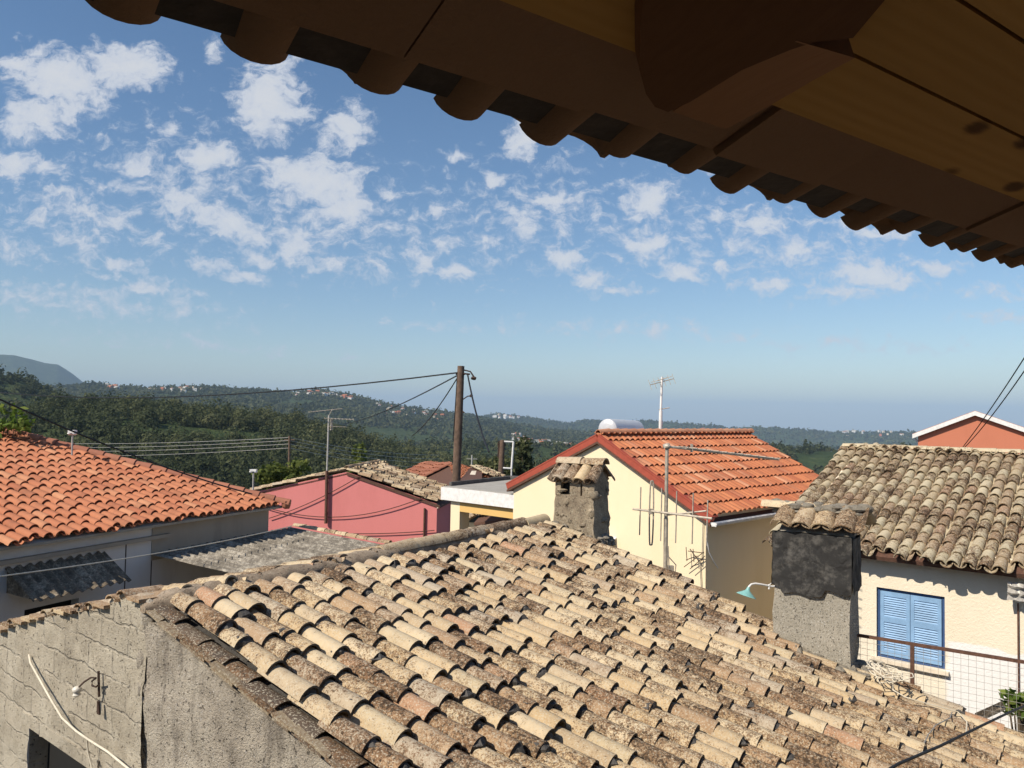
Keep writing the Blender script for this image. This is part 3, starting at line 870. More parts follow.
# ridge: mortar bed and half-round cap tiles
mb = MB(); cap = MB(); g = random.Random(9)
NS, NR = 150, 18; V = []
for i in range(NS + 1):
    sx_ = -.05 + (SEND + .03) * i / NS
    for k in range(NR):
        a = 2 * math.pi * k / NR
        rr = (.1 if sx_ < 2.5 else .085) * min(1, .3 + i * .12) * (1 + .5 * float(fbm(np.array([sx_ * 3.1 + 20]), np.array([math.cos(a) * 1.5 + 9]), 3, 3)[0]) + .38 * float(fbm(np.array([sx_ * 14 + 3]), np.array([math.sin(a) * 3 + k * .11]), 5, 3)[0]))
        V.append(RO + r_ * sx_ + Z * (-.02 + math.cos(a) * rr) + h_ * math.sin(a) * rr * 1.12)
mb.add(V, [(i * NR + k, i * NR + (k + 1) % NR, (i + 1) * NR + (k + 1) % NR, (i + 1) * NR + k) for i in range(NS) for k in range(NR)] + [tuple(range(NR - 1, -1, -1))])
for i in range(120):
    s = g.uniform(0, SEND); k = g.choice((-1, 1, 1)); c = RO + r_ * s + h_ * k * g.uniform(.1, .17) + Z * g.uniform(-.06, -.02)
    mb.lump(c, g.uniform(.02, .05), g.uniform(.02, .05), g.uniform(.015, .035), i, 0, .5, 6, 4)
mb.build('ridge_mortar', M['ridge_mortar'], house, 60)
s = 2.35
while s < SEND - .1:
    ln = g.uniform(.38, .46)
    q = RO + r_ * (s + ln) + Z * .02 + h_ * g.gauss(0, .012)
    cap.tile(q, r_, h_, Z, ln + .03, .085, .1, .016, 9, R(160), False, 0, g.choice((.03, .1, .45, .52, .74, .8)), 1.0, 0)
    s += ln
cap.build('ridge_cap', M['old_tile'], house, 40)

# walls
zr = RO.z - .1
wl = Vector((-.7809, .6247, 0)); nl = Vector((-.6247, -.7809, 0))
def xz(u, v, O, ex, nout): q = onplane(u, v, O, nout); return ((q - O).dot(ex), q.z)


def rough_wall(top, O, ex, nout, zbot, holes, amp, seed, step=.035):
    """A wall as a displaced grid, so that its edges and face are truly uneven."""
    mbw = MB(); x0, x1 = top[0][0], top[-1][0]
    tx = [t_[0] for t_ in top]; tz = [t_[1] for t_ in top]
    nx = max(2, int((x1 - x0) / step)); xs = np.linspace(x0, x1, nx + 1)
    rows = []; zmid = max(zbot, min(tz) - 1.9)
    for x in xs:
        zt = np.interp(x, tx, tz)
        nz = 64
        zs = zt - (zt - zmid) * (np.linspace(0, 1, nz + 1) ** 1.15)
        rows.append(np.append(zs, zbot))
    V = []; keep = []
    xx = np.repeat(xs, 66).reshape(len(xs), 66); zz = np.array(rows)
    dsp = (fbm(xx * 2.3 + 50, zz * 2.3 + 50, seed, 3) * 1.2 + fbm(xx * 12 + 9, zz * 12 + 9, seed + 5, 3) * .45) * amp
    for i in range(len(xs)):
        for j in range(66):
            d = dsp[i, j]
            q = Vector((O.x, O.y, 0)) + ex * xs[i] + Z * (zz[i, j] + (.03 * fbm(np.array([xs[i] * 6]), np.array([3.]), seed + 3)[0] if j == 0 else 0)) + nout * d
            V.append(q)
    Fc = []
    for i in range(len(xs) - 1):
        for j in range(65):
            cx, cz = (xs[i] + xs[i + 1]) / 2, (zz[i, j] + zz[i, j + 1] + zz[i + 1, j] + zz[i + 1, j + 1]) / 4
            if any(a < cx < b and c < cz < e for (a, b, c, e) in holes): continue
            Fc.append((i * 66 + j, i * 66 + j + 1, (i + 1) * 66 + j + 1, (i + 1) * 66 + j))
    if ex.cross(Z).dot(nout) < 0: Fc = [tuple(reversed(f)) for f in Fc]
    mbw.add(V, Fc)
    # top thickness
    T = []
    for i in range(len(xs)): T += [V[i * 66], V[i * 66] - nout * .28 - Z * .01]
    mbw.add(T, [(2 * i, 2 * i + 2, 2 * i + 3, 2 * i + 1) for i in range(len(xs) - 1)])
    for (a, b, c, e) in holes:
        D = .35; O0 = Vector((O.x, O.y, 0))
        p = lambda x, z_, dd: O0 + ex * x + Z * z_ - nout * dd
        f0 = -.03
        mbw.quad(p(a, c, f0 + .03), p(a, c, D), p(a, e, D), p(a, e, f0 + .03)); mbw.quad(p(b, c, 0), p(b, e, 0), p(b, e, D), p(b, c, D)); mbw.quad(p(a, e, 0), p(a, e, D), p(b, e, D), p(b, e, 0)); mbw.quad(p(a, c, 0), p(b, c, 0), p(b, c, D), p(a, c, D))
    return mbw


topR = [(0, zr + .0)] + [(x, zr - .01 - SL * x) for x in np.linspace(.06, 5.9, 30)]
mb = rough_wall(topR, RO, h_, -r_, 0, [], .07, 31)
mb.build('gable_wall', M['rough_wall'], house, 60)
WO = RO - r_ * .02 + wl * 0.0
topL = [(0, zr + .1)]
for (u, v) in [(134, 595), (120, 600), (105, 607), (78, 611), (49, 616), (10, 626), (-10, 640), (-60, 668)]:
    topL.append(xz(u, v, WO, wl, nl))
ho = [xz(30, 727, WO, wl, nl), xz(91, 765, WO, wl, nl)]
zl = (ho[0][1] + ho[1][1]) / 2
hole = (min(ho[0][0], ho[1][0]), max(ho[0][0], ho[1][0]), zl - 1.0, zl)
mb = rough_wall(topL, WO, wl, nl, 0, [hole], .035, 41)
side = mb.build('block_wall', M['block_wall'], house, 60)
mb = MB(); Wb = Vector((WO.x, WO.y, 0))
mb.obox(Wb + wl * (hole[0] - .14) + Z * (hole[3] - .012) - nl * .12, wl * (hole[1] - hole[0] + .28), nl * .135, Z * .1)
mb.build('lintel', M['block_wall'], house)
mb = MB(); O0 = Vector((WO.x, WO.y, 0)) - nl * .15
mb.quad(O0 + wl * (hole[0] - .1) + Z * (hole[2] - .1), O0 + wl * (hole[1] + .1) + Z * (hole[2] - .1), O0 + wl * (hole[1] + .1) + Z * (hole[3] + .1), O0 + wl * (hole[0] - .1) + Z * (hole[3] + .1))
mb.build('dark_opening_back', M['black_hole'], house)  # black sheet just inside the hole, painted as the unlit room
mb = MB()                                                              # ragged corner pilaster where the two walls meet
g = random.Random(14)
for i in range(46):
    z_ = zr - .02 - i * .1 + g.gauss(0, .04); k = g.uniform(-.06, .03)
    mb.lump(Vector((RO.x, RO.y, z_)) + h_ * k - r_ * g.uniform(-.045, .0), g.uniform(.04, .08), g.uniform(.03, .05), g.uniform(.06, .13), i, 0, .5, 8, 6, .22)
mb.build('corner_stones', M['rough_wall'], house, 50)
# edge of the other slope showing over the block wall
mb = MB(); g = random.Random(17)
for i in range(16):
    x = .12 + i * .17 + g.gauss(0, .02); zt = float(np.interp(x, [t_[0] for t_ in topL], [t_[1] for t_ in topL]))
    q = Vector((WO.x, WO.y, zt)) + wl * x
    if g.random() < .55: mb.tile(q + nl * .05 + Z * .0, nl, wl, Z, .3, .07, .085, .014, 7, R(150), False, 0, g.choice((.1, .25, .58, .9, .98)), .7)
    else: mb.slab([q + nl * .05 - wl * .07, q + nl * .06 + wl * .1, q - nl * .25 + wl * .1, q - nl * .25 - wl * .1], Z * .025, 0, g.choice((.85, .92, .6)))
    mb.lump(q + wl * .06 - nl * .05, .09, .07, .035, i, 0, .78)
mb.build('eave_tiles', M['old_tile'], house, 40)
# back and end walls
mb = MB(); B0 = Vector((RO.x, RO.y, 0))
E1 = B0 + r_ * SEND
mb.slab([E1 + h_ * 5.9, E1 + h_ * 5.9 + Z * (zr - SL * 5.9 - .05), E1 + Z * (zr - .05), E1 - h_ * 4 + Z * (zr - SL * 4 - .05), E1 - h_ * 4], -r_ * .3)
mb.slab([B0 + h_ * 5.85 + r_ * .05, E1 + h_ * 5.85 - r_ * .31, E1 + h_ * 5.85 - r_ * .31 + Z * (zr - SL * 5.9 - .05), B0 + h_ * 5.85 + r_ * .05 + Z * (zr - SL * 5.9 - .05)], -h_ * .3)
mb.build('rear_wall', M['rough_wall'], house)

# chimney near the ridge
def chimney(c, w_, dd, top, capw, name, wallm, seed):
    """c: front lower corner on the roof; runs uphill (-h_) for w_ and away (r_) for dd."""
    g = random.Random(seed); mbw = MB()
    zb = c.z - .6
    lo = Vector((c.x, c.y, zb)); nz = 12
    for k in range(nz):
        z0 = zb + (top - zb) * k / nz; z1 = zb + (top - zb) * (k + 1) / nz
    cols = []
    rows = []
    for k in range(nz + 1):
        z0 = zb + (top - zb) * k / nz; tp = .02 * (1 - k / nz)
        ring = []
        for (a, b) in ((0, 0), (.33, 0), (.66, 0), (1, 0), (1, .5), (1, 1), (.5, 1), (0, 1), (0, .5)):
            q = Vector((c.x, c.y, z0)) - h_ * (a * w_ + (a - .5) * 2 * tp) + r_ * (b * dd + (b - .5) * 2 * tp)
            ring.append(q + Vector((g.gauss(0, .008), g.gauss(0, .008), 0)))
        rows.append(ring)
    N = 9
    mbw.add([q for rr in rows for q in rr], [(k * N + i, k * N + (i + 1) % N, (k + 1) * N + (i + 1) % N, (k + 1) * N + i) for k in range(nz) for i in range(N)] + [tuple(nz * N + i for i in range(N))])
    return mbw


z1top = P(593, 497, c1.y).z
mb = chimney(c1, C1W, C1D, z1top, .1, 'chimney', None, 5); g = random.Random(15)
ca = Vector((c1.x, c1.y, 0))
# piers leaving smoke slots, and the gabled head
hz = z1top
for (a, b) in ((0, .3), (.35, .62), (.86, 1.0)):
    for bk in (0, C1D - .08): mb.obox(ca - h_ * (a * C1W) + r_ * (bk + .004 * (a > 0)) + Z * (hz - .01), -h_ * (b - a) * C1W, r_ * .08, Z * .17)
mb.obox(ca + Z * (hz - .01) + r_ * .08 - h_ * .004, -h_ * .06, r_ * (C1D - .16), Z * .17)
mb.obox(ca - h_ * C1W * .9 + Z * (hz - .01) + r_ * .08, -h_ * C1W * .09, r_ * (C1D - .16), Z * .17)
for i in range(16):
    a = g.random(); z_ = g.uniform(c1.z + .0, hz + .1)
    q = Vector((c1.x, c1.y, z_)) + ((-h_ * a * C1W + r_ * .012) if i % 3 else (r_ * a * C1D - h_ * .012))
    mb.lump(q, g.uniform(.03, .08), g.uniform(.03, .06), g.uniform(.02, .06), i, 0, .5, 7, 5, .3)
hb = hz + .15
mb.slab([ca + Z * hb + r_ * .0 - h_ * .0, ca + Z * hb + r_ * C1D, ca + Z * (hb + .17) + r_ * C1D / 2], -h_ * C1W)
chim1 = mb.build('chimney', M['old_chimney'], house, 50, label='small weathered stone chimney with rough tile cap')
mb = MB(); mb.obox(ca - h_ * .1 * C1W + Z * (hz + .003) + r_ * .07, -h_ * C1W * .8, r_ * (C1D - .14), Z * .14)
mb.build('dark_slot_core', M['black_hole'], chim1)  # black block painted in for the dark hollow behind the smoke slots
mb = MB(); g = random.Random(8)
for sgn in (-1, 1):
    dd_ = (r_ * sgn - Z * .8).normalized(); nn = dd_.cross(h_); nn = nn if nn.z > 0 else -nn
    rp = ca + r_ * C1D / 2 + Z * (hb + .19)
    for i in range(4):
        mb.tile(rp - h_ * (.03 + i * .155) + dd_ * .31 + nn * .02, dd_, h_, nn, .34, .07, .09, .015, 8, R(160), False, 0, g.choice((.74, .8, .5, .62)))
        mb.tile(rp - h_ * (.105 + i * .155) + dd_ * .29 + nn * .07, dd_, h_, nn, .31, .07, .085, .015, 7, R(150), True, 0, g.choice((.74, .8, .5)))
for i in range(2): mb.tile(rp + h_ * (.06 - i * .33) + Z * .035, h_, r_, Z, .36, .085, .1, .015, 8, R(160), False, 0, .5 + .2 * i)
mb.build('chimney_cap', M['old_tile'], chim1, 40)
mb = MB(); g = random.Random(2)                                        # rubble base and mortar fillet
for i in range(70):
    e = g.random()
    q = c1 - h_ * g.uniform(-.03, C1W) - r_ * g.uniform(.0, .07) if i % 2 else c1 + h_ * g.uniform(0, .06) + r_ * g.uniform(0, C1D)
    p_ = Vector((q.x, q.y, roof_pt(593.5, 545).z)); p_ = q + Z * (SL * (q - c1).dot(-h_) + g.uniform(-.02, .08))
    mb.lump(p_, g.uniform(.03, .06), g.uniform(.03, .06), g.uniform(.02, .05), i, 0, .5)
mb.build('mortar_fillet', M['mortar'], chim1, 50)

# big chimney wrapped in tar paper
z2top = P(849, 540, c2.y).z
mb = chimney(c2, C2W, C2D, z2top, .1, 'chimney', None, 6)
chim2 = mb.build('chimney', M['chimney'], house, 50, label='tall rendered chimney with black tar paper collar')
cb = Vector((c2.x, c2.y, 0))
ztar = P(849, 594, c2.y).z
mb = MB()
nx, nz = 22, 12; o_ = cb - h_ * (C2W + .02) - r_ * .03
def tar_side(o, ax, ay, lx, zb, zt, seed, ragged):
    V = []
    for j in range(nz + 1):
        for i in range(nx + 1):
            x = i / nx * lx
            zlow = zb - (ragged if .12 < x / lx < .66 else 0) + .012 * math.sin(x * 21 + seed)
            z_ = zlow + (zt - zlow) * j / nz
            d = .02 * float(fbm(np.array([x * 6 + seed]), np.array([z_ * 6.]), seed, 3)[0]) * 1.6 + (.014 if j < 3 else .004)
            V.append(o + ax * x + Z * z_ + ay * d)
    mb.add(V, [(j * (nx + 1) + i, j * (nx + 1) + i + 1, (j + 1) * (nx + 1) + i + 1, (j + 1) * (nx + 1) + i) for j in range(nz) for i in range(nx)])
tar_side(o_, h_, -r_, C2W + .05, ztar, z2top + .03, 3, .06)
tar_side(o_ + h_ * (C2W + .05), r_, h_, C2D + .05, ztar, z2top + .0, 5, 0)
tar_side(o_ + r_ * (C2D + .05), -r_, -h_, C2D + .05, ztar, z2top + .0, 7, 0)
tar_side(o_ + h_ * (C2W + .05) + r_ * (C2D + .05), -h_, r_, C2W + .05, ztar, z2top + .0, 9, 0)
mb.build('tar_paper', M['tar'], chim2, 60)
mb = MB(); g = random.Random(12)
rp = cb + r_ * (C2D / 2 + .05) + Z * (z2top + .2) + h_ * .03
for sgn in (-1, 1):
    dd_ = (r_ * sgn - Z * .42).normalized(); nn = dd_.cross(h_); nn = nn if nn.z > 0 else -nn
    for i in range(4):
        mb.tile(rp - h_ * (.07 + i * .195) + dd_ * .38 + nn * .035, dd_, h_, nn, .44, .085, .105, .017, 9, R(166), False, 0, g.choice((.05, .2, .42, .5)), .72)
        if i < 4: mb.tile(rp - h_ * (-.03 + i * .195) + dd_ * .37 + nn * .1, dd_, h_, nn, .42, .085, .1, .016, 8, R(150), True, 0, g.choice((.5, .4, .62)), .72)
mb.tile(rp - h_ * .87 + Vector((0, 0, .02)) + h_ * .28, h_, r_, Z, .34, .085, .09, .016, 8, R(150), False, 0, .22)
mb.build('chimney_cap', M['old_tile'], chim2, 40)
mb = MB(); g = random.Random(32)
for i in range(46): mb.lump(rp - h_ * g.uniform(-.06, .8) + r_ * g.gauss(0, .05) + Z * g.uniform(.0, .085), g.uniform(.05, .11), g.uniform(.04, .08), g.uniform(.02, .05), i, 0, .5, 8, 6, .3)
mb.slab([rp + h_ * .02 - r_ * .3 - Z * .16, rp + h_ * .02 + r_ * .3 - Z * .16, rp + h_ * .02 - Z * .02], -h_ * (C2W))
mb.build('cap_mortar', M['mortar'], chim2, 50)
mb = MB(); g = random.Random(33)
for i in range(130):
    if i % 3: q = c2 - h_ * g.uniform(-.08, C2W + .1) - r_ * abs(g.gauss(0, .06)); 
    else: q = c2 + h_ * g.uniform(0, .14) + r_ * g.uniform(-.05, C2D)
    mb.lump(q + Z * (SL * (q - c2).dot(-h_) + g.uniform(-.03, .06)), g.uniform(.04, .1), g.uniform(.04, .1), g.uniform(.02, .05), i, 0, .5, 8, 5)
mb.build('mortar_fillet', M['mortar'], chim2, 50)

# ------------------------------------------------------------------ our own eave overhead
Qe = P(565, 137, 1.67); e_ = Vector((.823, .568, 0)).normalized(); o_ut = Vector((-e_.y, e_.x, 0))
ESL = .30
dn_ = (o_ut - Z * ESL).normalized(); ne = dn_.cross(e_); ne = ne if ne.z > 0 else -ne
eave = thing('tiled_eave', 'overhanging tiled eave with pine soffit boards and a dark rafter overhead', 'roof eave', (Qe.x, Qe.y, 0))
def epl(u, v, lift=0.0): return onplane(u, v, Qe + ne * lift, ne)
def ecoord(p): return (p - Qe).dot(e_), (p - Qe).dot(dn_)
inb = -ecoord(epl(900, 154))[1]                                         # how far in the boards begin
mb = MB(); g = random.Random(41)
pitch = .215
for c in range(-36, 34):
    for k in range(4):
        t = -k * .36 + g.gauss(0, .012) + (.02 if k == 0 else 0)
        s = c * pitch + g.gauss(0, .006)
        yaw = g.gauss(0, .02); dv = (dn_ + e_ * yaw + ne * .05).normalized(); sv = ne.cross(dv).normalized(); nv = ne
        mb.tile(Qe + e_ * s + dn_ * (t + .05) + ne * .082, dv, sv, nv, .44, .055, .062, .015, 9, R(160), True, 0, g.random(), .72)
        mb.tile(Qe + e_ * (s + pitch / 2) + dn_ * (t + .065) + ne * .06, dv, sv, nv, .44, .085, .105, .015, 9, R(172), False, 0, g.random(), .45)
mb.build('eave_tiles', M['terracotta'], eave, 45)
mb = MB(); g = random.Random(43)
for c in range(-36, 34):
    q = Qe + e_ * (c * pitch) + dn_ * (.035 + g.gauss(0, .008)) + ne * (.05 + g.gauss(0, .003))
    mb.obox(q, e_ * pitch, -dn_ * .13, ne * .06)
mb.build('mortar_bed', M['dark_eave_mortar'], eave)
mb = MB()
for c in range(-18, 18):
    for k in range(2):
        q = Qe + e_ * (c * .42 + g.gauss(0, .006)) - dn_ * (.07 + k * .19 + g.gauss(0, .004)) + ne * (.012 + g.uniform(0, .012))
        mb.obox(q, e_ * .412, -dn_ * (.2 if k == 0 else .3), ne * .02 + dn_ * .004, 0, g.random())
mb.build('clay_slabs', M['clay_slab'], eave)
mb = MB(); t = inb
for k in range(14):
    wd = .187
    a = Qe + e_ * -7.6 - dn_ * t
    mb.slab([a, a + e_ * 15, a + e_ * 15 - dn_ * (wd - .008), a - dn_ * (wd - .008)], ne * .022, 0, g.random())
    t += wd
mb.build('soffit_boards', M['pine'], eave)
mb = MB()
a = Qe + e_ * -7.6 - dn_ * inb + ne * .16; mb.slab([a + dn_ * inb * 0, a + e_ * 15, a + e_ * 15 - dn_ * 3, a - dn_ * 3], ne * .05)
mb.build('roof_deck', M['mortar_dark'], eave)
# rafter with its ogee-cut end
tipc = epl(700, 121, -.0); ts, tt = ecoord(tipc)
wv = (epl(726, 129) - epl(673, 112)).length
print('eave: boards in', inb, 'rafter tip', ts, tt, 'w', wv)
for x in (-3, -2, -1, 0, 1, 2):
    off = e_ * (x * 1.75)
    mb = MB()                                                         # dark body with a rounded end
    plan = [(668, 112), (655, 107), (646, 94), (640, 72), (640, 30), (643, 0), (652, -70), (1000, -70), (885, 0), (853, 38), (815, 42), (790, 50), (742, 70), (690, 102)]
    body = [epl(u, v, -.055) + off for u, v in plan]
    t_far = min(ecoord(q)[1] for q in body)
    mb.slab(body, ne * .05)
    raf = mb.build('rafter', M['beam'], eave)
    mb = MB()                                                         # sloping cut of the tail, outdoor light put into its paler colour
    lf, rt_ = [(673, 112), (690, 100), (720, 78), (742, 66), (770, 50), (797, 41)], [(726, 129), (767, 107), (790, 94), (812, 81), (838, 67), (855, 58)]
    k0 = [epl(u, v, -.052 * (i / 5) ** 1.2 - .004) + off for i, (u, v) in enumerate(lf)]; k1 = [epl(u, v, -.052 * (i / 5) ** 1.2 - .004) + off for i, (u, v) in enumerate(rt_)]
    V = k0 + k1 + [q - ne * ((q - Qe).dot(ne)) for q in k0] + [q - ne * ((q - Qe).dot(ne)) for q in k1]
    fs = []
    for i in range(5): fs += [(i, i + 1, 7 + i, 6 + i), (i, 12 + i, 13 + i, i + 1), (6 + i, 7 + i, 19 + i, 18 + i)]
    fs += [(0, 6, 18, 12), (5, 17, 23, 11)]
    mb.add(V, fs); mb.build('carved_tail', M['lit_beam_end'], raf, 50)
mb = MB()                                                             # unseen house wall and floor behind the viewer, added to darken the eave
wq = Qe - o_ut * 1.75; wq = Vector((wq.x, wq.y, 0))
mb.slab([wq + e_ * -7.6, wq + e_ * 7, wq + e_ * 7 + Z * 7.0, wq + e_ * -7.6 + Z * 7.0], -o_ut * .3)
mb.slab([wq + e_ * -7 + Z * (EYE - 1.62), wq + e_ * 6.5 + Z * (EYE - 1.62), wq + e_ * 6.5 + o_ut * 1.5 + Z * (EYE - 1.62), wq + e_ * -7 + o_ut * 1.5 + Z * (EYE - 1.62)], -Z * .2)
mb.build('unseen_wall_floor', M['concrete'], eave)

# ------------------------------------------------------------------ orange-roofed house beyond the block wall
zle = P(0, 547, 12.0).z
le_d = Vector((.41, .912, 0)).normalized(); le_n = Vector((le_d.y, -le_d.x, 0))    # along the eave, out of the wall
EP = P(0, 547, 12.0)
LSL = .285
ldn = (le_n - Z * LSL).normalized(); lnn = ldn.cross(le_d); lnn = lnn if lnn.z > 0 else -lnn
def lst(p): return (p - EP).dot(le_d), (p - EP).dot(ldn)
sc0, _ = lst(onplane(283, 503, EP, lnn)); h0, ht = lst(onplane(0, 431, EP, lnn))
lhouse = thing('orange_roof_house', 'white house with orange clay tile hip roof and sheet awning', 'house', (EP.x - 2, EP.y + 2, 0))
hipf = lambda s: (s - sc0) * ht / (h0 - sc0)                          # t of the hip line (negative is uphill)
mb = MB(); g = random.Random(51)
tile_roof(mb, EP - lnn * .05 - ldn * .0, le_d, ldn, -2.6, sc0 - .1, 0.0, .215, .355, .42, .08, .092, .5, lambda s, t: t > hipf(s) + .12, 8, .012, g=g, lift=.03, tmin=-9.2, slip=.01)
lroof = mb.build('roof', M['orange_tile'], lhouse, 45)
hip0 = EP + le_d * sc0; hip1 = EP + le_d * (-2.8) + ldn * hipf(-2.8)
mb = MB(); hd = (hip0 - hip1).normalized(); hs_ = hd.cross(lnn).normalized(); hn = hs_.cross(hd); hn = hn if hn.z > 0 else -hn
ll = (hip0 - hip1).length; s = 0
while s < ll:
    mb.tile(hip1 + hd * (s + .4) + Z * .03, hd, hs_, hn, .42, .085, .115, .014, 9, R(170), False, 0, g.random()); s += .36
mb.lump(hip0 + Z * .02, .12, .12, .12, 1)
mb.build('hip_tiles', M['hip_tile'], lroof, 45)
mb = MB()
u_ = lnn * -.07
mb.slab([EP + le_d * -2.8 + u_ - ldn * .1, hip0 + u_ - ldn * .1, hip1 + u_], -lnn * .05)
hdir = Vector((-le_n.x, -le_n.y, 0))
b3 = hip0 + (le_d * -.0 + hdir) * 7 + Z * 0.0
mb.add([hip0 + u_, hip1 + u_, b3 + u_], [(0, 1, 2), (2, 1, 0)][:1])
mb.build('roof_bed', M['concrete'], lroof)
# wall, fascia, window
OV = .32
WL0 = EP + le_n * -OV; WL0 = Vector((WL0.x, WL0.y, 0))
def lx(u, v): q = onplane(u, v, WL0, le_n); return (q - WL0).dot(le_d), q.z
wa = lx(24, 622); wb = lx(79, 598)
hz0, hz1 = wa[1] - 1.0, (lx(24, 610)[1] + wb[1]) / 2
holes = [(wa[0], wb[0], hz0, hz1)]
mb = MB(); facade(mb, WL0, le_d, le_n, [(-3, zle - .02), (sc0 - .25, zle - .02)], 0, holes, .2, 0, 0, 1)
E2 = WL0 + le_d * (sc0 - .25)
mb.slab([E2, E2 + Z * (zle - .02), E2 - le_n * 7 + Z * (zle - .02), E2 - le_n * 7], -le_d * .25)
lw = mb.build('wall', [M['white_wall'], M['black_hole']], lhouse)
mb = MB()
mb.obox(EP + le_d * -3 - ldn * .3 - Z * .19 - le_n * .0 + Z * .03, le_d * (sc0 + 3 - .02), -le_n * .05, Z * .14)
mb.obox(WL0 + le_d * -3 + Z * (zle - .34), le_d * (lx(168, 530)[0] + 3), le_n * .1, Z * .07)
mb.build('fascia', M['grey_wall'], lhouse)
mb = MB(); xg = lx(150, 560)[0]
mb.obox(WL0 + le_d * (xg + .02) + Z * (zle - .75), le_d * (sc0 - .26 - xg), le_n * .012, Z * .66)
mb.build('bare_plaster_band', M['grey_wall'], lhouse)
for u in (125, 151):
    mb = MB(); x = lx(u, 560)[0]; mb.obox(WL0 + le_d * x + Z * 1, le_d * .02, le_n * .006, Z * (zle - 1.36)); mb.build('wall_joint', M['blue_dark'] if False else M['iron'], lw)
# corrugated awning over the window
aw = MB()
xa, xb = lx(5, 566)[0], lx(104, 553)[0]; za = (lx(5, 566)[1] + lx(104, 553)[1]) / 2
nw = 80; V = []
adn = (le_n - Z * .62).normalized(); ann = adn.cross(le_d); ann = ann if ann.z > 0 else -ann
AL = .84
for i in range(nw + 1):
    x = xa + (xb - xa) * i / nw; z_ = .03 * math.sin(i / nw * 10 * 2 * math.pi)
    b = WL0 + le_d * x + Z * za + le_n * .01
    V += [b + ann * z_, b + adn * AL * .5 + ann * z_, b + adn * AL + ann * z_, b + ann * (z_ - .012), b + adn * AL * .5 + ann * (z_ - .012), b + adn * AL + ann * (z_ - .012)]
fs = []
for i in range(nw):
    a, c = i * 6, i * 6 + 6
    fs += [(a, a + 1, c + 1, c), (a + 1, a + 2, c + 2, c + 1), (a + 3, c + 3, c + 4, a + 4), (a + 4, c + 4, c + 5, a + 5), (a + 2, a + 5, c + 5, c + 2), (a, c, c + 3, a + 3)]
aw.add(V, fs); awo = aw.build('awning', M['awning'], lhouse, 60)
mb = MB(); x = xa + .04
b = WL0 + le_d * x + Z * za
mb.slab([b - Z * .02, b + adn * AL * .95 - Z * .02, b - Z * .4], le_d * .03)
mb.build('awning_bracket', M['awning'], awo)

# ------------------------------------------------------------------ low shed with a fibre-cement roof
shed = thing('corrugated_shed', 'low shed with lichen covered corrugated grey roof beside the white house', 'shed', (WL0.x + le_d.x * 5 + 1, WL0.y + le_d.y * 5, 0))
xs0, xs1 = lx(150, 556)[0], lx(292, 527)[0]
zs = (lx(165, 553)[1] + lx(290, 527)[1]) / 2
SLEN = 3.0; sdn = (le_n - Z * .075).normalized(); snn = sdn.cross(le_d); snn = snn if snn.z > 0 else -snn
mb = MB(); V = []; nw = 300; g = random.Random(3)
ncor = int((xs1 - xs0) / .19)
for i in range(nw + 1):
    x = xs0 + (xs1 - xs0) * i / nw; z_ = .042 * math.sin(i / nw * ncor * 2 * math.pi)
    b = WL0 + le_d * x + Z * zs + le_n * .02
    for k in range(6): V.append(b + sdn * SLEN * k / 5 + snn * (z_ + g.gauss(0, .004)))
mb.add(V, [(i * 6 + k, i * 6 + k + 1, i * 6 + k + 7, i * 6 + k + 6) for i in range(nw) for k in range(5)])
o = mb.build('roof', M['corrug'], shed, 60)
mb = MB(); g = random.Random(66)
far = WL0 + le_d * (xs1 + .03) + Z * (zs + .02) + le_n * .02
for i in range(9):
    mb.tile(far + sdn * (.36 + i * .3) + snn * .02, sdn, le_d, snn, .34, .07, .09, .014, 7, R(160), False, 0, g.random())
mb.build('edge_tiles', M['old_tile'], o, 45)
mb = MB()
b = WL0 + le_d * xs0 + Z * 0
mb.slab([b + le_n * (SLEN - .25), b + le_n * (SLEN - .25) + le_d * (xs1 - xs0), b + le_n * (SLEN - .25) + le_d * (xs1 - xs0) + Z * (zs - .5), b + le_n * (SLEN - .25) + Z * (zs - .5)], -le_n * .2)
e = b + le_d * (xs1 - xs0 - .22)
mb.slab([e, e + le_n * (SLEN - .46), e + le_n * (SLEN - .46) + Z * (zs - .5), e + Z * (zs - .3)], le_d * .2)
mb.build('wall', M['rough_wall'], shed)

# ------------------------------------------------------------------ pink house
PY = 26.0
pa, pl, pr_ = P(347, 471, PY), P(262, 491, PY + .5), P(437, 503, PY - .4)
pex = Vector((pr_.x - pl.x, pr_.y - pl.y, 0)).normalized(); pn = Vector((pex.y, -pex.x, 0))
pn = pn if pn.y < 0 else -pn
PW0 = Vector((pl.x, pl.y, 0))
def px_(u, v): q = onplane(u, v, PW0, pn); return (q - PW0).dot(pex), q.z
tl, ta, tr = px_(255, 492), px_(347, 472), px_(437, 504)
pink = thing('pink_house', 'rose pink gable house with old cream tile roof', 'house', (pa.x, pa.y + 3, 0))
mb = MB()
facade(mb, PW0, pex, pn, [tl, ta, tr], 0, (), .2)
pk = -pn * 3.5
p3 = lambda x, z_: PW0 + pex * x + Z * z_
mb.quad(p3(tr[0], 0), p3(tr[0], 0) + pk, p3(tr[0], tr[1] - .15) + pk, p3(tr[0], tr[1] - .15))
mb.quad(p3(tl[0], 0) + pk, p3(tl[0], 0), p3(tl[0], tl[1]), p3(tl[0], tl[1]) + pk)
pw = mb.build('wall', M['pink_wall'], pink)
mb = MB(); g = random.Random(71)
ap, rt = p3(ta[0], ta[1] + .02), p3(tr[0] + .1, tr[1] + .02 - .1 * (ta[1] - tr[1]) / (tr[0] - ta[0]))
dn2 = (rt - ap).normalized()
tile_roof(mb, ap + Z * .02, -pn, dn2, .0, 3.5, (rt - ap).length, .24, .4, .46, .085, .105, 1.0, None, 5, .016, g=g, lift=.04, tmin=.1)
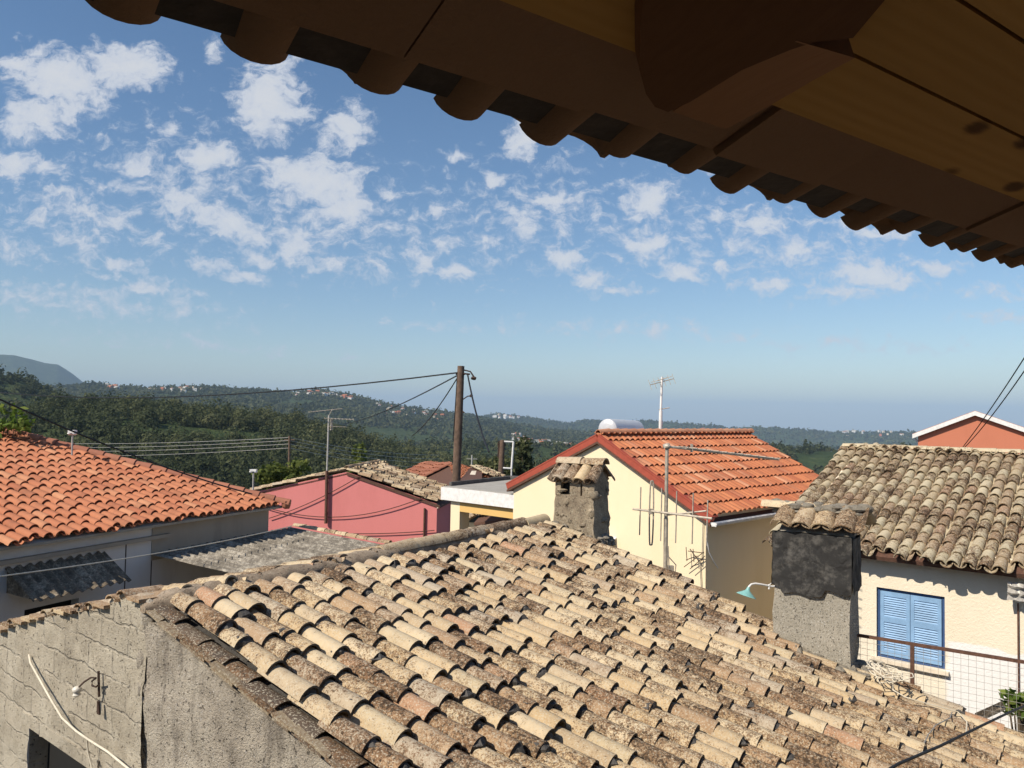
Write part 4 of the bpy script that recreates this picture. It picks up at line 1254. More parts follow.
lf = p3(tl[0] - .1, tl[1] - .02); dn3 = (lf - ap).normalized()
prf = mb.build('roof', M['old_tile'], pink, 45)
mb = MB(); tile_roof(mb, ap + Z * .02, -pn, dn3, .0, 3.5, (lf - ap).length, .24, .4, .46, .085, .105, 1.0, None, 5, .016, g=g, lift=.04)
mb.build('back_slope', M['old_tile'], prf, 45)
mb = MB(); mb.slab([ap - Z * .06, rt - Z * .06, rt - Z * .06 - pn * 3.5, ap - Z * .06 - pn * 3.5], -Z * .06); mb.slab([ap - Z * .06, lf - Z * .06, lf - Z * .06 - pn * 3.5, ap - Z * .06 - pn * 3.5], -Z * .06)
mb.build('roof_bed', M['rust'], prf)
mb = MB()
for i in range(8): mb.tile(ap + Z * .1 - pn * (.4 + i * .42), -pn, pex, Z, .45, .1, .12, .016, 7, R(165), False, 0, g.random())
mb.build('ridge_cap', M['old_tile'], prf, 45)
mb = MB(); mb.slab([ap - Z * .03 + pn * .04, rt - Z * .03 + pn * .04, rt - Z * .12 + pn * .04, ap - Z * .12 + pn * .04], -pn * .05)
mb.build('verge_board', M['rust'], pink)
dx_, dz_ = px_(425, 508); mb = MB(); q = p3(dx_, dz_) + pn * .05
mb.tube([q, q - Z * 2.5], .035, 7); mb.build('drainpipe', M['rust'], pink, 60)

# ------------------------------------------------------------------ yellow house with the red tile roof
YR = P(706, 516, 15.0)
yex = Vector((.69, -.724, 0)).normalized(); yn = Vector((-.724, -.69, 0)).normalized(); ybk = -yn
YW0 = Vector((YR.x, YR.y, 0))
def yx(u, v): q = onplane(u, v, YW0, yn); return (q - YW0).dot(yex), q.z
yl, ya, yr = yx(513, 484), yx(600, 437), yx(706, 514)
yel = thing('yellow_house', 'pale yellow gable house with red clay tile roof and red verge trim', 'house', (YR.x - 1, YR.y + 3, 0))
mb = MB(); y3 = lambda x, z_, d=0: YW0 + yex * x + Z * z_ + ybk * d
facade(mb, YW0, yex, yn, [(yl[0] + .02, yl[1]), ya, (yr[0], yr[1])], 0, (), .2)
YLEN = 8.2
mb.quad(y3(0, 0), y3(0, 0, YLEN), y3(0, yr[1], YLEN), y3(0, yr[1]))
mb.quad(y3(yl[0] + .02, 0, YLEN), y3(yl[0] + .02, 0), y3(yl[0] + .02, yl[1]), y3(yl[0] + .02, yl[1], YLEN))
mb.build('wall', M['yellow_wall'], yel)
ov = .16
yap = y3(ya[0], ya[1] - .02, -.1); sl_r = (ya[1] - yr[1]) / (yr[0] - ya[0]); sl_l = (ya[1] - yl[1]) / (ya[0] - yl[0])
yrt = y3(yr[0] + ov, ya[1] - .02 - sl_r * (yr[0] + ov - ya[0]), -.1); ylf = y3(yl[0] - .12, ya[1] - .02 - sl_l * (ya[0] - yl[0] + .12), -.1)
ydn = (yrt - yap).normalized(); ydl = (ylf - yap).normalized()
RL = 6.5
mb = MB(); g = random.Random(81)
tile_roof(mb, yap + Z * .01, ybk, ydn, .12, RL, (yrt - yap).length, .195, .36, .42, .07, .078, .25, None, 6, .012, g=g, lift=.045, flatc=.75, slip=.008)
yrf = mb.build('roof', M['red_tile'], yel, 45)
mb = MB(); tile_roof(mb, yap + Z * .01, ybk, ydl, .12, RL, (ylf - yap).length, .195, .36, .42, .07, .078, .25, None, 5, .012, g=g, lift=.045, flatc=.75, slip=.008)
mb.build('back_slope', M['red_tile'], yrf, 45)
mb = MB()
for q in (yrt, ylf): mb.slab([yap - Z * .07, q - Z * .07, q - Z * .07 + ybk * RL, yap - Z * .07 + ybk * RL], -Z * .05)
mb.build('roof_bed', M['rust'], yrf)
mb = MB(); s = .05
while s < RL:
    mb.tile(yap + Z * .1 + ybk * (s + .36), ybk, yex, Z, .38, .085, .11, .014, 8, R(165), False, 0, .9 + .1 * g.random()); s += .31
mb.build('ridge_cap', M['red_tile'], yrf, 45)
mb = MB()
for q, dd_ in ((yrt, ydn), (ylf, ydl)):
    nn = dd_.cross(ybk); nn = nn if nn.z > 0 else -nn
    mb.slab([yap + nn * .055, q + nn * .055, q - nn * .055, yap - nn * .055 - Z * .02], ybk * .13)
    mb.slab([yap + nn * .062 - ybk * .003, q + nn * .062 - ybk * .003, q + nn * .062 + ybk * .22, yap + nn * .062 + ybk * .15], nn * .03)
mb.build('barge_board', M['brick_red_trim'], yel)
mb = MB()
gq = yrt - Z * .035 + yex * .075
prof_ = [(math.cos(a) * .07, math.sin(a) * .07) for a in np.linspace(math.pi, 2 * math.pi, 9)]
V = []
for dd_ in (0, RL): V += [gq + ybk * dd_ + yex * a + Z * b for a, b in prof_] + [gq + ybk * dd_ + yex * a * .85 + Z * b * .85 for a, b in prof_]
fs = []
for k in range(8): fs += [(k, k + 1, 18 + k + 1, 18 + k), (9 + k, 27 + k, 28 + k, 10 + k), (k, 9 + k, 10 + k, k + 1), (18 + k, 19 + k, 28 + k, 27 + k)]
mb.add(V, fs); mb.obox(gq - yex * .05 - Z * .07 + ybk * .0, yex * .1, ybk * .012, Z * .075)
mb.build('gutter', M['white_paint'], yel, 50)
# small white canopy low on the gable
mb = MB(); q = onplane(613, 538, YW0, yn)
cdn = (yn - Z * .5).normalized()
mb.slab([q - yex * .6, q + yex * .1, q + yex * .1 + cdn * .5, q - yex * .6 + cdn * .5], Z * .03)
mb.build('canopy', M['white_paint'], yel)

# solar water tank on the far slope
tk = thing('water_tank', 'horizontal white solar water tank behind the red tiled ridge', 'water tank', (y3(ya[0] - .4, 0, 1.2).x, y3(ya[0] - .4, 0, 1.2).y, ya[1] - .1))
t0, t1 = P(607, 429, 17.9), P(636, 430, 19.3)
mb = MB(); ax = (t1 - t0).normalized(); ln = (t1 - t0).length
mb.lathe(t0, ax, [(-.02, .02), (-.015, .12), (.0, .2), (.03, .235), (.06, .24), (ln - .04, .24), (ln, .2), (ln + .01, .03)], 24)
mb.build('tank', M['tank'], tk, 35)
mb = MB()
for q in (t0 + ax * .3, t1 - ax * .3):
    for sx in (-.2, .2):
        v = ax.cross(Z).normalized() * sx; mb.tube([q + v * .8 - Z * .12, q + v * 1.3 - Z * .8], .018, 6)
mb.tube([t1 - Z * .05 + ax * .03, t1 + ax * .18 + Z * .08, t1 + ax * .3 - Z * .1, t1 + ax * .33 - Z * .7], .015, 6)
mb.build('tank_stand', M['galv'], tk)

# ------------------------------------------------------------------ flat porch roof between pink and yellow house
pc0, pc1 = P(441, 487, 20.6), onplane(514, 498, YW0, yn)
porch = thing('flat_porch', 'flat white edged porch roof on an ochre pillar behind the ridge', 'porch', (pc0.x, pc0.y, 0))
zt = pc0.z; pc1 = Vector((pc1.x, pc1.y, zt)); wv_ = Vector((.55, .835, 0))
mb = MB(); mb.slab([pc0, pc1, pc1 + wv_ * 4.6, pc0 + wv_ * 3.4], -Z * .33)
mb.build('fascia_slab', M['white_paint'], porch)
mb = MB(); mb.slab([pc0 + wv_ * .06 + (pc1 - pc0) * .01 + Z * .004, pc1 + wv_ * .06 + Z * .004, pc1 + wv_ * 4.5 + Z * .004, pc0 + wv_ * 3.3 + (pc1 - pc0) * .02 + Z * .004], Z * .012)
mb.build('roof_top', M['concrete'], porch)
mb = MB(); mb.tube([pc0 + wv_ * .4 + Z * .05, pc0 + wv_ * 2 + Z * .06, pc0 + wv_ * 3.3 + Z * .05], .05, 6)
mb.slab([pc0 + wv_ * .3 + (pc1 - pc0) * .02 + Z * .02, pc0 + wv_ * 3.3 + (pc1 - pc0) * .02 + Z * .02, pc1 + wv_ * 4.5 + Z * .02, pc1 + wv_ * 4.3 + Z * .02, pc0 + wv_ * 3.1 + (pc1 - pc0) * .06 + Z * .02, pc0 + wv_ * .3 + (pc1 - pc0) * .05 + Z * .02], Z * .1)
mb.build('kerb', M['mortar_dark'], porch)
pdir = (pc1 - pc0).normalized()
mb = MB(); q = pc0 + pdir * .28 + wv_ * .12 - Z * .33; q = Vector((q.x, q.y, 0))
mb.obox(q, pdir * .34, wv_ * .42, Z * (zt - .335)); mb.build('pillar', M['yellow_wall'], porch)
mb = MB(); mb.obox(q + pdir * .34 + Z * (zt - .6), pdir * ((pc1 - pc0).length - .64), wv_ * .25, Z * .265); mb.build('beam', M['ochre'], porch)

# ruined tiled shed under the porch, and roofs beyond the pink house
def small_roof(name, label, corners, slope_dir_down, rows, mat, zb=0, wallm=None, wall_label=None):
    """corners: ridge left, ridge right, eave right, eave left (world)."""
    a, b, c, d = corners
    t = thing(name, label, 'house', ((a.x + c.x) / 2, (a.y + c.y) / 2, 0))
    es = (b - a).normalized(); ed = ((d - a) - es * (d - a).dot(es)).normalized()
    mbx = MB(); g = random.Random(len(label))
    tile_roof(mbx, a, es, ed, 0, (b - a).length, (d - a).dot(ed), .25, .42, .46, .09, .11, .9, None, 5, .016, g=g, lift=.045)
    rf = mbx.build('roof', mat, t, 45)
    mbx = MB(); mbx.slab([a - Z * .05, b - Z * .05, c - Z * .05, d - Z * .05], -Z * .08); mbx.build('roof_bed', M['rust'], rf)
    mbx = MB()
    f2 = lambda p, k: Vector((p.x, p.y, k))
    ctr = (a + b + c + d) / 4
    s_ = lambda p: p.lerp(Vector((ctr.x, ctr.y, p.z)), .06) - Z * .1
    A_, B_, C_, D_ = map(s_, (a, b, c, d))
    mbx.hexa([f2(A_, zb), f2(B_, zb), f2(C_, zb), f2(D_, zb)], [A_, B_, C_, D_])
    mbx.build('wall', wallm or M['rough_wall'], t)
    return t


small_roof('ruined_shed', 'ruined stone shed with broken cream tiles under the flat porch', [P(490, 503, 24.5), P(516, 497, 22.8), P(508, 517, 20.8), P(474, 521, 22.4)], None, 4, M['old_tile'])
small_roof('red_tiled_house', 'small house with dark red tile roof behind the pink house', [P(424, 464, 42), P(450, 465, 40), P(456, 487, 36), P(412, 487, 38)], None, 6, M['hip_tile'], wallm=M['cream_trim'])
small_roof('orange_tiled_house', 'far house with bright orange tile roof behind the tall utility pole', [P(424, 467, 55), P(462, 466, 56), P(468, 481, 48), P(436, 480, 48)], None, 6, M['orange_tile'], wallm=M['cream_trim'])
small_roof('grey_tiled_house', 'small pale house with grey brown tile roof past the utility pole', [P(470, 467, 50), P(482, 467, 51), P(482, 481, 46), P(460, 479, 46)], None, 6, M['old_tile_far'], wallm=M['cream_trim'])

# ------------------------------------------------------------------ house with the blue shutters
rex = Vector((.763, -.646, 0)).normalized(); rn = Vector((-.646, -.763, 0)).normalized(); rbk = -rn
RW0 = P(910, 620, 12.4); RW0 = Vector((RW0.x, RW0.y, 0))
def rx(u, v): q = onplane(u, v, RW0, rn); return (q - RW0).dot(rex), q.z
rhouse = thing('blue_shutter_house', 'cream stucco house with closed blue shutters and old tan tile roof', 'house', (RW0.x + 1.5, RW0.y + 3, 0))
ROV = .40
EV = RW0 + rn * ROV
q = onplane(940, 560, EV, rn); ez = q.z
xl = (onplane(766, 541, EV, rn) - RW0).dot(rex) + .05
xr = 6.5
w0, w1 = rx(876.5, 588), rx(945, 665)
wx0, wx1 = w0[0], w1[0]; wz1 = (rx(877, 587)[1] + rx(945, 597)[1]) / 2; wz0 = (rx(877, 658)[1] + rx(945, 669)[1]) / 2
RSL = .36
rdn = (rn - Z * RSL).normalized(); rnn = rdn.cross(rex); rnn = rnn if rnn.z > 0 else -rnn
E0 = Vector((EV.x, EV.y, ez))
ridge = onplane(846, 447, E0, rnn); RT = (ridge - E0).dot(rdn)
rzw = ez + RSL * ROV - .06
mb = MB(); facade(mb, RW0, rex, rn, [(xl + .12, rzw), (xr, rzw)], 0, [(wx0, wx1, wz0, wz1)], .1)
ro_ = RW0 + rex * (xl + .12)
rdp = -RT * rdn.dot(rn) - ROV
mb.slab([ro_, ro_ + Z * rzw, ro_ + rbk * rdp + Z * (rzw + RSL * rdp), ro_ + rbk * 2 * rdp + Z * rzw, ro_ + rbk * 2 * rdp], rex * .25)
rwall = mb.build('wall', painted('cream_stucco', (.82, .735, .585), (.85, .8, .72), .3, 28, .02, low=(.82, .81, .8), lowz=rx(990, 650)[1], lowx=(rex, wx1 + .05 + RW0.dot(rex))), rhouse)
mb = MB(); g = random.Random(91)
rsag = lambda s, t: .03 * math.sin(s * 1.1) * math.sin(t * 1.7) + .012 * math.sin(s * 3)
tile_roof(mb, E0 - rnn * .09, rex, rdn, xl, xr, 0.02, .19, .31, .4, .074, .093, .75, None, 7, .014, g=g, lift=.034, tmin=RT, sag=rsag, slip=.02)
rrf = mb.build('roof', M['old_tile_far'], rhouse, 45)
rb0 = E0 + rdn * RT
rdb = (rbk - Z * RSL).normalized()
mb = MB(); tile_roof(mb, rb0 - rnn * .09, rex, rdb, xl, xr, 1.6, .205, .33, .43, .08, .1, .75, None, 5, .014, g=g, lift=.034)
mb.build('back_slope', M['old_tile_far'], rrf, 45)
mb = MB(); dz = -rnn * .1
mb.slab([rb0 + rex * xl + dz, rb0 + rex * xr + dz, E0 + rex * xr + dz - rdn * .06, E0 + rex * xl + dz - rdn * .06], -rnn * .07)
q1 = rb0 + rdb * (rdp / abs(rdb.dot(rbk)))
mb.slab([rb0 + rex * xl + dz, rb0 + rex * xr + dz, q1 + rex * xr + dz, q1 + rex * xl + dz], -Z * .07)
mb.build('roof_bed', M['rust'], rrf)
mb = MB(); s = xl
while s < xr:
    mb.tile(rb0 + rex * (s + .4) + Z * .0, rex, rbk, Z, .44, .1, .115, .015, 8, R(150), False, 0, g.choice((.1, .25, .3)), .8); s += .4
mb.build('ridge_cap', M['old_tile_far'], rrf, 45)
# window with louvred shutters
win = MB(); D = .1
wo_ = RW0 + Z * 0
f = .045
wp = lambda x, z_, d: RW0 + rex * x + Z * z_ - rn * d
for (a, b, c, e) in ((wx0, wx0 + f, wz0, wz1), (wx1 - f, wx1, wz0, wz1), (wx0 + f, wx1 - f, wz1 - f, wz1), (wx0 + f, wx1 - f, wz0, wz0 + f)):
    win.obox(wp(a + .002, c + .002, .095), rex * (b - a - .004), rn * .05, Z * (e - c - .004))
win.quad(wp(wx0, wz0, .097), wp(wx1, wz0, .097), wp(wx1, wz1, .097), wp(wx0, wz1, .097))
wino = win.build('window', M['blue_dark'], rhouse)
mid = (wx0 + wx1) / 2
for (a, b) in ((wx0 + f + .006, mid - .004), (mid + .004, wx1 - f - .006)):
    sh = MB(); z0, z1 = wz0 + f + .008, wz1 - f - .01; st = .055; zm = z0 + (z1 - z0) * .56
    fr = [(a, a + st, z0, z1), (b - st, b, z0, z1), (a + st, b - st, z1 - .075, z1), (a + st, b - st, z0, z0 + .08), (a + st, b - st, zm - .045, zm + .045)]
    for (p0, p1, r0_, r1_) in fr: sh.obox(wp(p0, r0_, .06), rex * (p1 - p0), rn * .034, Z * (r1_ - r0_))
    for (za_, zb_) in ((z0 + .08, zm - .045), (zm + .045, z1 - .075)):
        k = int((zb_ - za_) / .036)
        for i in range(k):
            z_ = za_ + (zb_ - za_) * (i + .5) / k
            sh.hexa([wp(a + st, z_ - .02, .028), wp(b - st, z_ - .02, .028), wp(b - st, z_ + .014, .055), wp(a + st, z_ + .014, .055)], [wp(a + st, z_ - .012, .028), wp(b - st, z_ - .012, .028), wp(b - st, z_ + .022, .055), wp(a + st, z_ + .022, .055)])
    sh.build('shutter', M['blue'], wino)
mb = MB(); mb.obox(wp(wx0 - .06, wz0 - .06, .09), rex * (wx1 - wx0 + .12), rn * .17, Z * .058); mb.build('sill', M['cream_trim'], wino)
# rag of grey sheet and conduit at the wall's end
mb = MB(); q = onplane(1016, 582, RW0 + rn * .12, rn); g = random.Random(5)
V = []
for j in range(6):
    for i in range(6): V.append(q + rex * (i * .05 - .1) - Z * (j * .05) + rn * (g.uniform(0, .08) + .05 * (j % 2)))
mb.add(V, [(j * 6 + i, j * 6 + i + 1, j * 6 + i + 7, j * 6 + i + 6) for j in range(5) for i in range(5)])
mb.build('grey_flashing', M['galv'], rhouse)
mb = MB(); q = onplane(1018, 603, RW0 + rn * .03, rn); mb.tube([q, q - Z * 1.0, q - Z * 2.2], .012, 6); mb.build('conduit', M['rust'], rhouse)

# ------------------------------------------------------------------ salmon house behind
SY = 38.0
sa, sl0, sr0 = P(975, 412, SY), P(916, 432, SY + 2), P(1060, 440, SY - 1.1)
sex = Vector((sr0.x - sl0.x, sr0.y - sl0.y, 0)).normalized(); sn = Vector((sex.y, -sex.x, 0)); SW0 = Vector((sl0.x, sl0.y, 0))
sx = lambda u, v: ((onplane(u, v, SW0, sn) - SW0).dot(sex), onplane(u, v, SW0, sn).z)
s1, s2, s3 = sx(918, 434), sx(975, 413), sx(1060, 442)
sal = thing('salmon_house', 'tall salmon gable house with white verge trim behind the tan roof', 'house', (sa.x, sa.y + 4, 0))
mb = MB(); facade(mb, SW0, sex, sn, [(s1[0], s1[1] - .1), (s2[0], s2[1] - .1), (s3[0], s3[1] - .1)], 0)
s3p = lambda x, z_, d=0: SW0 + sex * x + Z * z_ - sn * d
mb.quad(s3p(s1[0], 0, 9), s3p(s1[0], 0), s3p(s1[0], s1[1] - .1), s3p(s1[0], s1[1] - .1, 9)); mb.quad(s3p(s3[0], 0), s3p(s3[0], 0, 9), s3p(s3[0], s3[1] - .1, 9), s3p(s3[0], s3[1] - .1))
mb.build('wall', M['salmon_wall'], sal)
mb = MB(); srs = []
for (q, sg) in ((s1, -1), (s3, 1)):
    k = (s2[1] - q[1]) / abs(q[0] - s2[0]); ex_ = q[0] + sg * .25; ez_ = q[1] - .25 * k
    mb.slab([s3p(s2[0], s2[1] + .1, -.25), s3p(ex_, ez_ + .1, -.25), s3p(ex_, ez_ - .12, -.25), s3p(s2[0], s2[1] - .12, -.25)], -sn * .12)
    srs.append((ex_, ez_))
mb.build('verge_trim', M['white_paint'], sal)
mb = MB()
for (ex_, ez_) in srs: mb.slab([s3p(s2[0], s2[1] + .12, -.1), s3p(ex_, ez_ + .12, -.1), s3p(ex_, ez_ + .12, 9), s3p(s2[0], s2[1] + .12, 9)], -Z * .15)
mb.build('roof', M['orange_tile'], sal)
mb = MB(); q = s3p(s1[0] - .2, s1[1] - .1, .1); mb.tube([q, q - Z * .15 + sex * .05, q - Z * .4 + sex * .25, q - Z * 3 + sex * .25], .05, 7); mb.build('downpipe', M['white_paint'], sal)

# ------------------------------------------------------------------ poles, wires, antennas
def cable(name, label, cat, pts, rad, mat, n=5, group=None):
    mbx = MB(); mbx.tube(pts, rad, n); o = mbx.build(name, mat, None, 60); return tag(o, label, cat, group)


PD = 28.0
pt, pb = P(461, 366, PD), P(456, 487, PD)
ax = (pb - pt).normalized()
pb = pt + ax * ((pt.z - 0) / -ax.z + .3)
pole = thing('utility_pole', 'tall brown timber utility pole with cables fixed at its top', 'utility pole', (pb.x, pb.y, 0))
mb = MB(); mb.tube([pt, pt.lerp(pb, .3), pt.lerp(pb, .65), pb], [.125, .145, .16, .17], 12); mb.build('post', M['pole'], pole, 50)
mb = MB(); mb.tube([pt - Z * .12 + Vector((0, 0, 0)), pt + Vector((.35, -.05, -.2)), pt + Vector((.5, -.05, -.42))], .03, 6); mb.tube([pt + Vector((.1, -.1, -.28)), pt + Vector((.34, -.1, -.3))], .035, 6)
mb.lump(pt + Vector((.48, -.06, -.44)), .1, .08, .07, 3); mb.tube([pt + ax * 1.3, pt + ax * 1.3 + Vector((.3, -.1, .2)), pt + ax * 1.3 + Vector((.42, -.1, .22))], .022, 5); mb.tube([pt + ax * 1.55, pt + ax * 1.7 + Vector((.2, -.1, 0))], .03, 5)
mb.lump(pt + ax * 1.3 + Vector((.42, -.1, .22)), .06, .06, .06, 4); mb.tube([pt + ax * .3 + Vector((-.18, 0, 0)), pt + ax * .3 + Vector((.15, 0, 0))], .03, 5)
mb.build('bracket', M['iron'], pole, 50)
ptop = pt + ax * .25 + Vector((-.12, -.05, 0))
cable('overhead_wire', 'overhead wire running from the tall pole across the sky to the mountain side', 'wire', sagline(ptop, P(-140, 366, 60), 1.6, 26), .028, M['black_cable'])
cable('overhead_wire', 'wire sloping from the tall pole down behind the pink house', 'wire', sagline(ptop - Z * .1, P(345, 424, 62), .25, 14), .026, M['black_cable'])
cable('overhead_wire', 'steeper wire from the tall pole fading out over the dark valley', 'wire', sagline(ptop - Z * .2, P(412, 436, 46), .25, 14), .024, M['black_cable'])
cable('overhead_wire', 'slack wire hanging close along the tall pole', 'wire', sagline(ptop - Z * .1, P(453, 440, PD), .1, 10), .02, M['black_cable'])
cable('thick_cable', 'thick black cable dropping from the pole bracket towards the porch', 'cable', sagline(pt + Vector((.25, -.05, -.3)), P(489, 452, 23), .25, 14), .03, M['black_cable'])
cable('overhead_cable', 'black cable slanting down over the orange hip roof', 'cable', sagline(P(-25, 388, 8.3), P(252, 494, 12.4), .09, 20), .011, M['black_cable'])
cable('house_wire', 'thin white wire strung in front of the white house wall', 'wire', sagline(P(-30, 580, 10.5), P(292, 526, 17.2), .08, 16), .011, M['white_cable'])
cable('service_wire', 'upper of two wires rising past the salmon gable', 'wire', sagline(P(959, 452, 34), P(1045, 325, 20), .12, 12), .018, M['black_cable'])
cable('service_wire', 'lower of two wires rising past the salmon gable', 'wire', sagline(P(959, 453, 34), P(1045, 340, 20), .2, 12), .018, M['black_cable'])
q0, q1 = px_(263, 510), px_(350, 475)
cable('wall_cable', 'dark cable looping low across the pink gable wall', 'cable', sagline(p3(*px_(264, 506)) + pn * .08, p3(*px_(424, 497)) + pn * .08, .5, 14), .014, M['iron'])
cable('wall_cable', 'dark cable rising diagonally over the pink gable wall', 'cable', sagline(p3(*px_(270, 518)) + pn * .07, p3(*px_(362, 475)) + pn * .07, .12, 14), .014, M['iron'])
cable('wall_cable', 'lowest cable along the foot of the pink gable wall', 'cable', sagline(p3(*px_(340, 533)) + pn * .07, p3(*px_(435, 530)) + pn * .07, .05, 10), .014, M['iron'])


def yagi(mbx, c, bdir, eldir, L, els, rad=.012, lens=None):
    mbx.tube([c - bdir * L / 2, c + bdir * L / 2], rad * 1.3, 6)
    for i in range(els):
        q = c + bdir * (L * (i / (els - 1) - .5)); l_ = lens[i] if lens else .5 * (1 - .03 * i)
        mbx.tube([q - eldir * l_ / 2, q + eldir * l_ / 2], rad * .7, 5)


# aerial on the pink gable
an = thing('tv_antenna', 'tall thin television aerial on a dark brown foot against the pink gable', 'antenna', (P(329, 500, 27).x, P(329, 500, 27).y, 0))
m0 = p3(*px_(327, 523)) + pn * .1; m1 = p3(*px_(328, 472)) + pn * .1; m2 = m1 + (P(330, 415, m1.y) - P(328, 472, m1.y)) * 1.0
mb = MB(); mb.tube([m1 - Z * .4, m2], .03, 7); mb.build('mast', M['galv'], an, 60)
mb = MB(); mb.tube([m0, m1 + Z * .05], .055, 8)
for k in (.2, .8): mb.tube([m0.lerp(m1, k) - pn * .1, m0.lerp(m1, k) + pn * .06], .03, 6)
mb.build('mast_foot', M['rust'], an, 60)  # lower mast is thicker and darker brown
mb = MB(); X = Vector((1, 0, 0)); Yv = Vector((0, 1, 0))
bd = Vector((.96, .28, -.03)).normalized()
yagi(mb, m2 + X * .35 - Z * .12, bd, Vector((-.28, .95, .1)), .95, 9, .012, [.45] * 9); yagi(mb, m2 - X * .12 + Z * .16, Vector((.9, .4, .12)).normalized(), Vector((-.3, .9, .0)), 1.1, 5, .012, [.6, .55, .5, .5, .45])
yagi(mb, m2 + X * .3 - Z * .38, bd, Vector((-.28, .95, .1)), .6, 6, .01, [.35] * 6); mb.tube([m2 + X * .0 - Z * .02, m2 + X * .12 + Z * .22], .012, 5)
mb.tube([m2 + X * .1 - Z * .14, m2 + X * .1 - Z * .5], .05, 5)
mb.build('aerial', M['antenna'], an)

# aerial behind the red ridge
an = thing('tv_antenna', 'white television aerial mast standing behind the red tiled ridge', 'antenna', (P(660, 430, 19.5).x, 19.5, ya[1] - 1))
b0, b1 = P(659.5, 445, 19.5), P(662, 377, 19.5)
mb = MB(); mb.tube([b0 - Z * .6, b0.lerp(b1, .5)], .045, 7); mb.tube([b0.lerp(b1, .45), b1], .03, 7); mb.tube([b0, b0.lerp(b1, .3) + X * .06 + Z * .1], .012, 5); mb.build('mast', M['white_paint'], an, 60)
mb = MB(); yagi(mb, b1 + X * .02 - Z * .05, Vector((.5, .8, .15)).normalized(), Vector((.85, -.5, .25)).normalized(), .7, 5, .009, [.35, .32, .3, .28, .25]); yagi(mb, b1 - Z * .12, Vector((.9, .3, .25)).normalized(), Vector((-.2, .5, .85)).normalized(), .7, 6, .009, [.3] * 6)
mb.tube([b0.lerp(b1, .52) - X * .05, b0.lerp(b1, .55) + X * .22], .012, 5); mb.build('aerial', M['antenna'], an)

# old VHF aerial rising behind the near roof
an = thing('tv_antenna', 'rusty mast with long bars of an old aerial before the yellow gable', 'antenna', (P(665, 580, 10.2).x, 10.2, 0))
b0, b1 = P(665, 590, 10.2), P(667, 447, 10.2)
mb = MB(); mb.tube([b0 - Z * 1.2, b0.lerp(b1, .5)], .029, 8); mb.tube([b0.lerp(b1, .48), b1], .024, 8); mb.lump(b1 + Z * .01, .06, .05, .04, 5)
mb.obox(P(668, 566, 10.15), X * .08, Yv * .05, Z * -.11); mb.tube([P(661, 575, 10.2), P(668, 574, 10.2)], .03, 6)
mb.tube(sagline(P(668, 546, 10.15), P(669, 568, 10.15), 0, 3) + [P(675, 575, 10.1), P(676, 565, 10.1), P(668, 556, 10.1)], .008, 5)
mb.build('mast', M['antenna'], an, 60)
mb = MB()
e0, e1 = P(633, 509, 10.4), P(712, 518.5, 9.7); bdv = (e1 - e0).normalized()
mb.tube([e0, e1], .016, 6); mb.tube([P(667, 515, 10.1), P(706, 511, 9.8)], .011, 5)
for (u, v0, v1) in ((640, 487, 535), (661, 488, 541), (676, 491, 543), (692.5, 493, 544), (707, 500, 546)):
    k = (u - 633) / 79; y_ = 10.4 - .7 * k; mb.tube([P(u + .8, v0, y_), P(u - .5, v1, y_)], .009, 5)
lp = []
for i in range(25):
    a = 2 * math.pi * i / 24; lp.append(P(651.5 + 2.0 * math.cos(a) + .7 * math.sin(a), 513 - 32 * max(-1, min(1, 1.25 * math.sin(a))), 10.24))
mb.tube(lp, .011, 5); mb.obox(P(649, 509, 10.22), X * .07, Yv * .04, Z * -.07)
mb.build('bar_aerial', M['antenna'], an, 60)
mb = MB()
f0, f1 = P(667, 447, 10.2), P(779, 460, 11.6); fd = (f1 - f0).normalized(); fs_ = fd.cross(Z).normalized()
mb.tube([f0, f1], .011, 6)
for i in range(13):
    q = f0.lerp(f1, .1 + i * .072); l_ = .09 if i > 2 else .16
    mb.tube([q - fs_ * l_ + Z * .02, q + fs_ * l_ + Z * .02], .009, 5)
mb.tube([f0.lerp(f1, .2) - Z * .03, f0.lerp(f1, .2) + Z * .08], .02, 5); mb.tube([f0.lerp(f1, .15) + Z * .012, f0.lerp(f1, .98) + Z * .012], .013, 5)
mb.build('long_aerial', M['antenna'], an, 60)
# dark rods on the yellow gable laid out as the aerial's cast shadow
an = thing('aerial_shadow_rods', 'dark rods drawing the aerial shadow on the corner of the yellow gable', 'antenna', (YR.x, YR.y - .3, 0))
mb = MB(); yq = lambda u, v, d=.15: onplane(u, v, YW0 + yn * d, yn)
mb.tube([yq(703, 560, .02), yq(698, 560), yq(690, 549)], .01, 5)
for a, b in (((686, 547), (687, 561)), ((688, 551), (704, 553)), ((684, 567), (704, 552)), ((690, 569), (705, 556)), ((686, 560), (697, 556)), ((693, 549), (694, 562))): mb.tube([yq(*a), yq(*b)], .008, 5)
mb.build('aerial', M['iron'], an)
cable('corner_wire', 'thin grey wire running down the corner of the yellow gable', 'cable', [yq(703, 520, .04), yq(702, 560, .04), yq(700, 562, .04), yq(701, 585, .04), yq(703, 605, .04)], .009, M['antenna'])  # thin grey tube down the gable corner
yside = lambda u, v: onplane(u, v, YW0 + yex * .06, yex)
cable('white_lead', 'loose white cable hanging down the shaded wall under the gutter', 'cable', [yside(707, 520), yside(706.5, 538), yside(709, 552), yside(714, 562), yside(718, 568)], .011, M['white_paint'])

